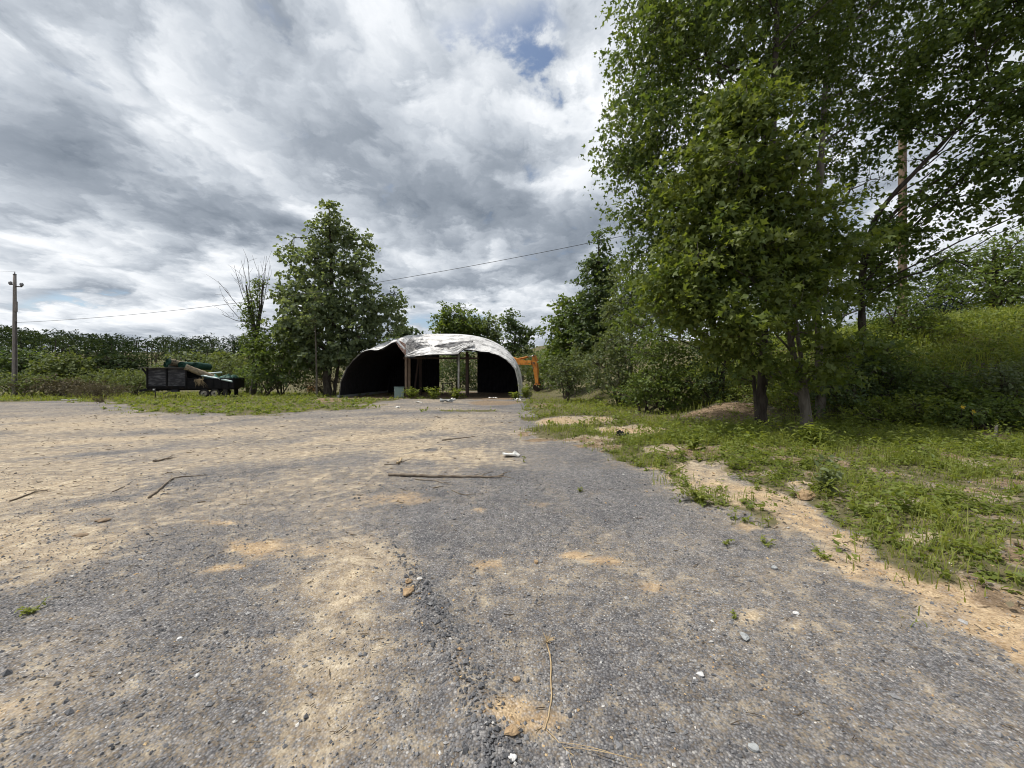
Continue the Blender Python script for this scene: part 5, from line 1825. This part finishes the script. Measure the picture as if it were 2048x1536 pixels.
# ------------------------------------------------------------------ trailer and its load
TA = R(15)
tdx = np.array([math.cos(TA), math.sin(TA)])
tdy = np.array([-math.sin(TA), math.cos(TA)])
near_right = np.array([(465 - CX) / FPX * 28.0, 28.0])
TL = 5.15
t0 = near_right - tdx * TL
tz = gz(t0[0] + 2, t0[1] + 1)
tr = empty('dump_trailer', (t0[0], t0[1], tz), 'black two-axle dump trailer with tall plywood-sided front, parked on the grass', 'trailer', rz=TA)
S = .00412


def tx(zx):
    return (zx - 470) * S


def tzh(zy, s=.00475):
    return max(0.0, (752 - zy) * s)


TWD = 2.0
# bed floor and frame
MB().box((TL / 2, TWD / 2, .74), (TL, TWD, .08)).build('bed_floor', M['blacksteel'], tr)
for yy in (.35, TWD - .35):
    MB().box((TL * .5 - .15, yy, .60), (TL - .6, .09, .17)).build('frame_rail', M['blacksteel'], tr)
MB().box((TL * .5, .05, .70), (TL, .07, .13)).build('side_rail', M['blacksteel'], tr)
MB().box((TL * .5, TWD - .05, .70), (TL, .07, .13)).build('side_rail', M['blacksteel'], tr)
# tall front half
zt = tzh(318)
for yy in (.02, TWD - .02):
    for (a_, b_) in ((490, 738), (765, 1022)):
        MB().box(((tx(a_) + tx(b_)) / 2, yy, (.80 + zt) / 2), (tx(b_) - tx(a_), .035, zt - .80)).build('side_panel', M['panelwood'], tr)
    for zx in (478, 751, 1030):
        MB().box((tx(zx), yy - (.03 if yy < 1 else -.03), (.72 + zt) / 2), (.085, .10, zt - .68), bev=.01).build('stake_post', M['blacksteel'], tr)
    MB().box(((tx(470) + tx(1036)) / 2, yy - (.035 if yy < 1 else -.035), .80), (tx(1036) - tx(470), .08, .09)).build('panel_rail', M['blacksteel'], tr)
MB().box((.0, TWD / 2, (.72 + zt) / 2), (.05, TWD - .1, zt - .72)).build('front_board', M['blacksteel'], tr)
for k in range(5):
    MB().box(((tx(385) + tx(1036)) / 2, .0 + k * .5, zt + .045), (tx(1036) - tx(385), .47, .05)).build('roof_board', M['railwood'], tr)
MB().beam((tx(400), .03, zt), (tx(474), .03, zt - .42), .05, .12).build('roof_brace', M['blacksteel'], tr)
MB().beam((tx(400), TWD - .03, zt), (tx(474), TWD - .03, zt - .42), .05, .12).build('roof_brace', M['blacksteel'], tr)
# low rear half
zl = tzh(468)
for yy in (.03, TWD - .03):
    MB().box(((tx(1040) + TL) / 2, yy, (.74 + zl) / 2), (TL - tx(1040), .045, zl - .74)).build('low_side', M['blacksteel'], tr)
    MB().box(((tx(1040) + TL) / 2, yy - (.02 if yy < 1 else -.02), zl), (TL - tx(1040), .075, .06)).build('top_rail', M['blacksteel'], tr)
    for zx in (1180, 1300, 1420, 1540, 1650):
        MB().box((tx(zx), yy - (.045 if yy < 1 else -.045), (.74 + zl) / 2), (.05, .05, zl - .74)).build('rib', M['blacksteel'], tr)
MB().box((TL + .02, TWD / 2, (.68 + zl) / 2), (.06, TWD, zl - .62), bev=.01).build('tailgate', M['blacksteel'], tr)
MB().box((TL + .06, .06, (.7 + zl) / 2), (.08, .10, zl - .5), bev=.01).build('gate_post', M['blacksteel'], tr)
for yy in (.08, TWD - .08):
    MB().box((tx(1602), yy, .33), (.27, .04, .55)).build('mud_flap', M['rubber'], tr)
MB().box((TL - .35, TWD / 2, .60), (.10, TWD, .12)).build('cross_member', M['blacksteel'], tr)


def wheel(x, y):
    w = MB()
    pr = [(.20, -.10), (.27, -.11), (.305, -.08), (.315, 0), (.305, .08), (.27, .11), (.20, .10)]
    n = 28
    V = []
    for (r_, o_) in pr:
        for k in range(n):
            t_ = k / n * 6.283
            V.append((r_ * math.cos(t_), o_, r_ * math.sin(t_)))
    F = []
    for i in range(len(pr) - 1):
        for k in range(n):
            F.append((i * n + k, (i + 1) * n + k, (i + 1) * n + (k + 1) % n, i * n + (k + 1) % n))
    w.add(V, F)
    o = w.build('wheel', M['rubber'], tr, True)
    o.location = (x, y, .30)
    d = MB()
    V = []
    pr = [(.205, -.085), (.19, -.055), (.13, -.045), (.11, -.07), (.06, -.075), (.055, -.11)]
    for (r_, o_) in pr:
        for k in range(n):
            t_ = k / n * 6.283
            V.append((r_ * math.cos(t_), o_ if y < 1 else -o_, r_ * math.sin(t_)))
    F = []
    for i in range(len(pr) - 1):
        for k in range(n):
            F.append((i * n + k, (i + 1) * n + k, (i + 1) * n + (k + 1) % n, i * n + (k + 1) % n))
    d.add(V, F)
    d.build('rim', M['rim'], o, True)
    h = MB().tube([(0, -.10 if y < 1 else .10, 0), (0, -.115 if y < 1 else .115, 0)], .05, 12)
    h.build('hub', M['iron'], o)


for x_ in (tx(1283), tx(1441)):
    for y_ in (.12, TWD - .12):
        wheel(x_, y_)
    MB().tube([(x_, .15, .30), (x_, TWD - .15, .30)], .04, 8).build('axle', M['iron'], tr)
# tongue and jack
MB().beam((.2, .5, .58), (-.95, TWD / 2, .52), .09, .13).build('tongue_bar', M['blacksteel'], tr)
MB().beam((.2, TWD - .5, .58), (-.95, TWD / 2, .52), .09, .13).build('tongue_bar', M['blacksteel'], tr)
MB().tube([(tx(590), .0, -.02), (tx(590), .0, .70)], .035, 10).build('jack_leg', M['iron'], tr, True)
MB().box((tx(575), -.06, .60), (.10, .04, .10)).build('marker_lamp', M['white'], tr)
MB().beam((tx(700), -.02, .28), (tx(800), .05, .50), .05, .05).build('loose_prop', M['railwood'], tr)
MB().box((tx(860), .1, .50), (.42, .3, .16), bev=.02).build('tool_box', M['panelwood'], tr)


def tworld(x, y, z):
    return np.array([t0[0] + tdx[0] * x + tdy[0] * y, t0[1] + tdx[1] * x + tdy[1] * y, tz + z])


def roll(name, label, a, b, r_, body, endm, seed, cat='roll', group='rolls and pipes on the trailer'):
    """rolled material: outer wrap plus spiral end faces"""
    A = tworld(*a)
    Bq = tworld(*b)
    e = empty(name, (A + Bq) / 2 - np.array([0, 0, r_]), label, cat, group)
    o = np.array(e.location)
    rr = np.random.default_rng(seed)
    k = 9
    pts = np.linspace(A, Bq, k)
    rad = r_ * (1 + .03 * rr.normal(size=k))
    V, F = tube_np(pts, rad, 20)
    np_obj('wrap', V, F, body, e, smooth=True)
    ax = (Bq - A) / np.linalg.norm(Bq - A)
    for (c, s) in ((A, -1), (Bq, 1)):
        nrm = ax * s
        ref = np.cross(nrm, [0, 0, 1.0])
        ref /= np.linalg.norm(ref)
        up_ = np.cross(ref, nrm)
        mb = MB()
        V = []
        rings = [1.0, .93, .90, .68, .65, .40, .36, .12]
        dep = [0, .02, -.01, .02, -.015, .015, -.02, -.05]
        for q, (f_, d_) in enumerate(zip(rings, dep)):
            for j in range(20):
                t_ = j / 20 * 6.283
                V.append(c + nrm * d_ * 1.5 + r_ * f_ * (math.cos(t_) * ref + math.sin(t_) * up_) - o)
        F = []
        for q in range(len(rings) - 1):
            for j in range(20):
                F.append((q * 20 + j, q * 20 + (j + 1) % 20, q * 20 + 20 + (j + 1) % 20, q * 20 + 20 + j))
        F.append(tuple((len(rings) - 1) * 20 + j for j in range(20)))
        mb.add(V, F)
        mb.build('roll_end', endm, e)
    return e


zr = zt + .07
roll('material_roll', 'small green roll with a white rim at the left of the trailer load', (tx(672), .55, zr + .20), (tx(800), 1.9, zr + .16), .20, M['pvc'], M['greenroll'], 1)
roll('material_roll', 'raised tan roll with a dark green end, highest on the trailer', (tx(745), .25, zr + .42), (tx(900), 1.9, zr + .10), .24, M['tanroll'], M['greenroll'], 2)
roll('material_roll', 'low dark green roll in the middle of the trailer roof', (tx(930), .3, zr + .20), (tx(985), 1.9, zr + .18), .24, M['greenroll'], M['greenroll'], 3)
roll('material_roll', 'dark green roll leaning behind the long tan one on the trailer', (tx(1090), .75, zr + .16), (tx(1150), 2.0, zr + .10), .26, M['greenroll'], M['greenroll'], 4)
roll('material_roll', 'long tan roll with dark bands slanting down off the trailer roof', (tx(1015), -.02, zr + .06), (tx(1400), .85, zl - .05), .21, M['tanroll'], M['greenroll'], 5)
roll('plastic_pipe', 'pale blue plastic pipe slanting over the low trailer side', (tx(1225), .30, zl + .24), (tx(1718), -.10, zl - .20), .06, M['pvc'], M['pvc'], 6, 'pipe')
roll('plastic_pipe', 'short pale pipe lying level on the green tarps', (tx(1255), .9, zl + .40), (tx(1475), .8, zl + .46), .05, M['pvc'], M['pvc'], 7, 'pipe')


def tarp(label, x0, x1, y0, y1, zb, hmax, seed):
    r = np.random.default_rng(seed)
    n, m = 26, 16
    V = []
    for j in range(m):
        for i in range(n):
            u, v = i / (n - 1), j / (m - 1)
            e_ = (1 - (2 * u - 1) ** 4) * (1 - (2 * v - 1) ** 4)
            f = fbm(np.array([u * 5.0 + seed]), np.array([v * 4.0]), seed)[0]
            f2 = abs(fbm(np.array([u * 9.0 + seed]), np.array([v * 6.0]), seed + 3)[0])
            V.append(tworld(x0 + (x1 - x0) * u, y0 + (y1 - y0) * v, zb + e_ * hmax * (.75 + .6 * f) + .10 * f2 * e_))
    V = np.array(V)
    i = (np.arange(m - 1)[:, None] * n + np.arange(n - 1)[None, :]).ravel()
    F = np.stack([i, i + 1, i + n + 1, i + n], -1)
    o = np_obj('green_tarp', V, F, M['greentarp'] if seed % 2 else M['greenroll'], smooth=True, origin=tuple(tworld((x0 + x1) / 2, (y0 + y1) / 2, zb)))
    return tag(o, label, 'tarp', 'rolls and pipes on the trailer')


tarp('rumpled teal tarp heaped in the low part of the trailer', tx(1170), tx(1560), .25, 1.75, zl - .22, .50, 3)
tarp('dark green folded tarp at the tail end of the trailer', tx(1460), tx(1715), .25, 1.80, zl - .18, .46, 6)
# tuft of dead vine hanging over the side
r_ = np.random.default_rng(17)
mb = MB()
for k in range(46):
    x_ = tx(1180 + 110 * r_.random())
    zz = zl + .06 - .1 * r_.random()
    q = [Vector((x_, .05, zz)), Vector((x_ + r_.normal() * .06, -.09 - .06 * r_.random(), zz - .12)), Vector((x_ + r_.normal() * .10, -.10, zz - .2 - .42 * r_.random()))]
    q = [Vector(tworld(*p)) for p in q]
    mb.tube(q, [.012, .010, .004], 4, False)
o = mb.build('dead_vine', M['stickpale'], origin=tuple(tworld(tx(1235), -.1, zl - .4)))
tag(o, 'tuft of dry tan vine hanging over the low trailer side', 'vine')
# black junk by the tongue
c = on_ground(296, 786)
mb = MB()
r_ = np.random.default_rng(18)
for k in range(14):
    a = Vector((r_.normal() * .38, r_.normal() * .25, .06 + abs(r_.normal()) * .10))
    b = a + Vector((r_.normal() * .35, r_.normal() * .25, .15 + .22 * r_.random()))
    mb.beam(a, b, .10 + .08 * r_.random(), .06 + .10 * r_.random())
V, F, _ = rocks_np(np.array([[r_.normal() * .3, r_.normal() * .2, .18] for _ in range(16)]), .35 + .3 * r_.random(16), np.zeros(16), r_)
mb.add(V, F)
o = mb.build('junk_heap', M['plastic'], None)
o.location = (c[0], c[1], c[2])
tag(o, 'low heap of black junk in the grass before the trailer tongue', 'junk heap')

# ------------------------------------------------------------------ small things at the lot's far edge
c = on_ground(625, 783)
bl = empty('barrel', (c[0], c[1], c[2]), 'orange plastic barrel lying on its side by the thin sapling', 'barrel', rz=R(12))
mb = MB()
prf = [(-.42, .20), (-.42, .25), (-.40, .27), (-.14, .275), (-.13, .255), (-.11, .255), (-.10, .275), (.12, .275), (.13, .255), (.15, .255), (.16, .275), (.40, .27), (.42, .25), (.42, .2)]
mb.tube([(u, 0, .27) for (u, _) in prf], [w_ for (_, w_) in prf], 22)
mb.build('body', M['barrel'], bl, True)
MB().tube([(-.44, 0, .27), (-.41, 0, .27)], .19, 18).build('lid', M['barrelband'], bl)
c = on_ground(143, 801)
o = MB().box((0, 0, .05), (1.15, .10, .06), bev=.01).build('plank', M['white'])
o.location = (c[0], c[1], c[2])
o.rotation_euler = (0, R(-3), R(4))
tag(o, 'white plank lying where the far-left grass meets the gravel', 'plank')
c = on_ground(520, 788)
mb = MB().tube([(-.45, 0, .08), (-.1, .03, .11), (.25, 0, .10), (.5, -.04, .07)], [.07, .09, .08, .05], 8)
mb.tube([(.05, 0, .12), (.2, .05, .3)], [.04, .02], 6)
o = mb.build('log', M['dark_bark'], None, True)
o.location = (c[0], c[1], c[2])
o.rotation_euler = (0, 0, R(-20))
tag(o, 'dark log half hidden in the grass right of the trailer', 'log')
weed_clump('weed', 'dry brownish tuft on the gravel edge at the far left', 200, 806, .35, .5, 160, .16, 530, 'drybrush', NARROW, None)


# ------------------------------------------------------------------ utility poles and line
def upole(label, px, Y, ztop, rb, rt, mt, arms, tilt=0.0, extra=True):
    b = gp(px, 0, Y)
    e = empty('utility_pole', (b[0], b[1], b[2]), label, 'utility pole')
    h = ztop - b[2]
    n = 10
    pts = [(tilt * h * k / n, 0, -.2 + (h + .2) * k / n) for k in range(n + 1)]
    MB().tube(pts, np.linspace(rb, rt, n + 1), 14).build('pole', M[mt], e, True)
    MB().tube([(tilt * h, 0, h - .02), (tilt * h, 0, h + .03)], rt * 1.1, 12).build('cap', M['iron'], e)
    MB().tube([(tilt * h, 0, h), (tilt * h, 0, h + .22)], [.035, .02], 8).build('top_pin', M['porcelain'], e, True)
    for (dx, z) in arms:
        a = MB().beam((0, 0, z), (dx, 0, z + (.06 if dx < 0 else -.02)), .07, .07).build('crossarm', M['iron'], e)
        MB().tube([(dx, 0, z), (dx, 0, z + .10), (dx, 0, z + .20), (dx, 0, z + .27)], [.05, .10, .10, .05], 10).build('insulator', M['porcelain'], a, True)
    if extra:
        MB().tube([(rb * 1.1, -.05, .0), (rb * 1.05, -.05, h * .35), (rb, -.05, h * .62)], .03, 6).build('conduit', M['iron'], e)
        MB().box((rb * .9, -.03, h * .74), (.09, .12, .75)).build('bracket', M['pole'], e)
        MB().tube([(-rb * .9, -.12, .9), (-.5, -.3, .35), (-1.3, -.6, -.3)], .035, 6).build('guy_guard', M['guard'], e)
    return e


YL = 28.0
zL = P(28, 549, YL)[2]
upole('weathered grey wooden utility pole at the left edge, above the scrub', 29.5, YL, zL, .155, .085, 'pole', [(-.32, P(28, 570, YL)[2] - gp(29.5, 0, YL)[2]), (.50, P(28, 573, YL)[2] - gp(29.5, 0, YL)[2])])
YR = 16.5
upole('tall brown utility pole half hidden behind the maple branches', 1805, YR, P(1805, 168, YR)[2], .16, .125, 'pole2', [], extra=False)


def line(label, a, b, sag, r_=.012, n=40):
    t = np.linspace(0, 1, n)
    q = a * (1 - t)[:, None] + b * t[:, None]
    q[:, 2] -= sag * 4 * t * (1 - t)
    V, F = tube_np(q, r_, 6)
    o = np_obj('power_line', V, F, M['cable'], smooth=True, origin=tuple(q[0]))
    return tag(o, label, 'cable')


line('black cable sagging across the sky between the two utility poles', P(34, 645, YL), P(1801, 345, YR), 1.2)
line('thin wire leaving the top of the left utility pole', P(28, 543, YL) + np.array([0, 0, 0]), P(-520, 520, 30), .4, .006)

# ------------------------------------------------------------------ sticks, stones and stems on the lot


def stick(name, label, pts_px, r0, r1, mt, lift=.012, twigs=0, seed=0, cat='stick', group=None, seg=6):
    r = np.random.default_rng(seed)
    base = [on_ground(*p) for p in pts_px]
    q = np.array(base)
    tt = np.linspace(0, 1, len(q))
    t2 = np.linspace(0, 1, max(10, len(q) * 4))
    p = np.stack([np.interp(t2, tt, q[:, k]) for k in range(3)], -1)
    p[:, 2] = height(p[:, 0], p[:, 1]) + r0 * .6 + lift * (1 + np.sin(t2 * 7 + seed)) * .5
    p[1:-1, :2] += r.normal(size=(len(p) - 2, 2)) * r0 * .35
    mb = MB().tube(p, np.linspace(r0, r1, len(p)) * (1 + .08 * r.normal(size=len(p))), seg)
    for k in range(twigs):
        j = r.integers(len(p) // 3, len(p) - 1)
        d = (p[-1] - p[0]) / np.linalg.norm(p[-1] - p[0])
        s = np.array([-d[1], d[0], 0]) * (1 if r.random() < .5 else -1)
        L_ = .10 + .22 * r.random()
        e_ = p[j] + d * L_ * .8 + s * L_ * .5 + np.array([0, 0, .05 * r.random()])
        mb.tube(bez(p[j], (p[j] + e_) / 2 + np.array([0, 0, .02]), e_, 5), np.linspace(r1 * .9, .002, 5), 4)
    o = mb.build(name, M[mt], None, True, origin=tuple(p[0]))
    return tag(o, label, cat, group)


stick('fallen_branch', 'long grey fallen branch lying across the gravel mid-lot', [(777, 953), (850, 955), (930, 955), (985, 957), (1008, 954)], .026, .011, 'stick', .012, 6, 1, 'branch', seg=9)
SG = 'sticks littering the lot'
stick('stick', 'thin forked twig just in front of the long fallen branch', [(830, 960), (870, 962), (885, 967), (900, 966)], .008, .003, 'stick', .006, 3, 2, group=SG)
stick('stick', 'short dark twig in front of the fallen branch', [(865, 977), (888, 974)], .008, .004, 'stick', .004, 0, 3, group=SG)
stick('stick', 'broken dark twig on gravel right below the fallen branch', [(903, 981), (920, 990), (935, 992)], .008, .004, 'stick', .004, 2, 4, group=SG)
stick('stick', 'crooked dark stick on the tan dirt at left', [(298, 997), (320, 980), (345, 960), (362, 955), (415, 952)], .016, .006, 'stick', .01, 1, 5, group=SG)
stick('stick', 'thin dark stick lying beyond the fallen branch', [(884, 882), (915, 878), (950, 874)], .016, .008, 'stick', .01, 0, 6, group=SG)
stick('split_stick', 'short pale split stick left of the fallen branch', [(794, 931), (803, 922)], .022, .018, 'stickpale', .03, 0, 7, group=SG)
stick('stick', 'slender twigs lying around the pale split stick', [(768, 931), (795, 929), (830, 915)], .008, .003, 'stick', .006, 4, 8, group=SG)
stick('stick', 'dark forked stick far out on the left dirt', [(307, 925), (325, 921), (345, 918)], .022, .01, 'stick', .01, 3, 9, group=SG)
stick('stick', 'faint thin stick at the left, nearer than the forked one', [(225, 985), (250, 974)], .008, .005, 'stick', .004, 0, 10, group=SG)
stick('stick', 'dark stick at the far left edge of the dirt', [(20, 1004), (75, 985), (95, 982)], .012, .006, 'stick', .006, 2, 11, group=SG)
stick('dry_stem', 'long straw-coloured dead stem with a root tuft lying in the foreground', [(1094, 1290), (1102, 1325), (1103, 1400), (1098, 1430), (1089, 1464)], .0042, .0030, 'straw', .004, 0, 12, cat='stem')
stick('dry_stem', 'forked wisp of straw at the end of the dead stem', [(1094, 1462), (1120, 1490), (1148, 1515)], .0022, .0014, 'straw', .003, 3, 13, cat='stem')
# root tuft
c = on_ground(1094, 1288)
r_ = np.random.default_rng(14)
mb = MB()
for k in range(26):
    d = Vector((r_.normal(), r_.normal() + .6, abs(r_.normal()) * .5)).normalized()
    a = Vector((0, 0, .005))
    mb.tube([a, a + d * .03 + Vector((0, 0, .004)), a + d * (.04 + .03 * r_.random())], [.0016, .0012, .0006], 3, False)
o = mb.build('root_tuft', M['straw'])
o.location = tuple(c)
tag(o, 'frizzy dry root tuft at the far end of the dead stem', 'roots')
stick('dead_stump', 'bent pale dead stem standing in bare soil at the right edge', [(1990, 892), (1996, 885)], .035, .03, 'dead', .0, 0, 15, cat='stump')
b = on_ground(1990, 892)
q = np.array([b + [0, 0, -.02], b + [.05, .03, .16], b + [.09, .05, .38], b + [.12, .06, .42]])
o = MB().tube(q, [.028, .03, .024, .018], 8).build('dead_sapling', M['dead'], None, True, origin=tuple(b))
tag(o, 'upright bleached sapling stub beside the bent dead stem at right', 'stub')
for k, (lb, pts) in enumerate([('bare curved twig leaning among weeds near the dark maple trunk', [(1500, 872), (1540, 862), (1590, 858)]), ('grey stick lying in the shaded verge below the bank', [(1715, 900), (1770, 880), (1800, 878)])]):
    stick('stick', lb, pts, .012, .005, 'dead', .05, 2, 40 + k, group='sticks in the verge')


def rock(name, label, px, py, size, mt, seed, cat='stone', group=None, flat=.6, sink=.15):
    """lumpy stone from a subdivided, noise-pushed ball"""
    r = np.random.default_rng(seed)
    b = on_ground(px, py)
    n, m = 12, 8
    V = []
    ph = r.random(6) * 6.28
    for j in range(m + 1):
        la = -math.pi / 2 + math.pi * j / m
        for i in range(n):
            lo_ = 6.283 * i / n
            d = np.array([math.cos(la) * math.cos(lo_), math.cos(la) * math.sin(lo_), math.sin(la)])
            f = 1 + .18 * math.sin(d[0] * 3 + ph[0]) + .16 * math.sin(d[1] * 4 + ph[1]) + .12 * math.sin(d[2] * 5 + ph[2]) + .10 * math.sin((d[0] + d[1]) * 6 + ph[3]) + .05 * r.normal()
            V.append(d * f * np.array([.55, .45, .45 * flat]) * size)
    F = []
    for j in range(m):
        for i in range(n):
            F.append((j * n + i, j * n + (i + 1) % n, (j + 1) * n + (i + 1) % n, (j + 1) * n + i))
    o = MB().add(V, F).build(name, M[mt])
    o.location = (b[0], b[1], b[2] + size * .45 * flat * (1 - sink * 2))
    o.rotation_euler = (0, 0, r.random() * 6)
    return tag(o, label, cat, group)


SGp = 'stones standing out of the gravel'
for k, (lb, px, py, s, mt) in enumerate([
    ('bright white angular stone on the right foreground gravel', 1401, 1354, .034, 'whitestone'), ('small white stone touching the bright angular one', 1389, 1358, .014, 'whitestone'),
    ('pale grey flat stone near the bottom edge, right of centre', 1506, 1500, .036, 'greystone'), ('orange clay clod at the lower end of the dark stone windrow', 1021, 1468, .050, 'clod'),
    ('long orange clay clod on the gravel left of centre', 815, 1190, .075, 'clod'), ('small orange clod beside the long one', 817, 1166, .05, 'clod'), ('pink-white pebble at the bottom of the windrow', 1025, 1520, .028, 'whitestone'),
    ('white pebble in the left foreground gravel', 394, 1354, .024, 'whitestone'), ('flat white chip at left in the gravel', 358, 1280, .028, 'whitestone'), ('pale stone on the gravel near the verge', 1548, 1138, .045, 'greystone'),
    ('white chip beside the pale sandy patch at right', 1592, 1228, .032, 'whitestone'), ('tan flat clod by the orange patch right of centre', 1072, 1128, .04, 'clod'), ('greyish slab stone at right of centre gravel', 1490, 1278, .05, 'greystone'),
    ('white pebble straight ahead on gravel', 1011, 1150, .018, 'whitestone'), ('tan flat chip above the sandy patch at the dead stem', 1034, 1364, .034, 'clod')]):
    rock('stone', lb, px, py, s, mt, 60 + k, group=SGp)
rock('dirt_clod', 'brown earth mound sitting on the edge of the clay strip', 1608, 992, .20, 'clod', 90, 'mound', None, .55, .42)
rock('dirt_clod', 'dark earth clod on the left dirt among scattered debris', 205, 1043, .12, 'dirtclod', 91, 'clod', None, .35, .4)
rock('dirt_clod', 'lumpy dark clod on the left dirt, nearer than the other', 160, 1072, .10, 'dirtclod', 92, 'clod', None, .35, .4)
# yellow blossoms in the verge
for k, (px, py, Y, lb) in enumerate([(1924, 813, 10.2, 'yellow blossom in the weeds of the bank at right'), (1945, 824, 10.0, 'second smaller yellow blossom just below the first')]):
    c = P(px, py, Y)
    e = empty('flower', c, lb, 'flower')
    mb = MB()
    for j in range(6):
        t_ = j / 6 * 6.283
        d = Vector((math.cos(t_), -.4, math.sin(t_)))
        s_ = Vector((-math.sin(t_), 0, math.cos(t_))) * .022
        mb.add([(0, 0, 0), tuple(d * .04 + s_), tuple(d * .075), tuple(d * .04 - s_)], [(0, 1, 2, 3)])
    mb.build('petals', M['flower'], e)
    z0 = gz(c[0], c[1]) - c[2]
    MB().tube([(0, .01, 0), (.02, .02, z0 * .5), (0, .02, z0)], .006, 5).build('stem', M['twig'], e)
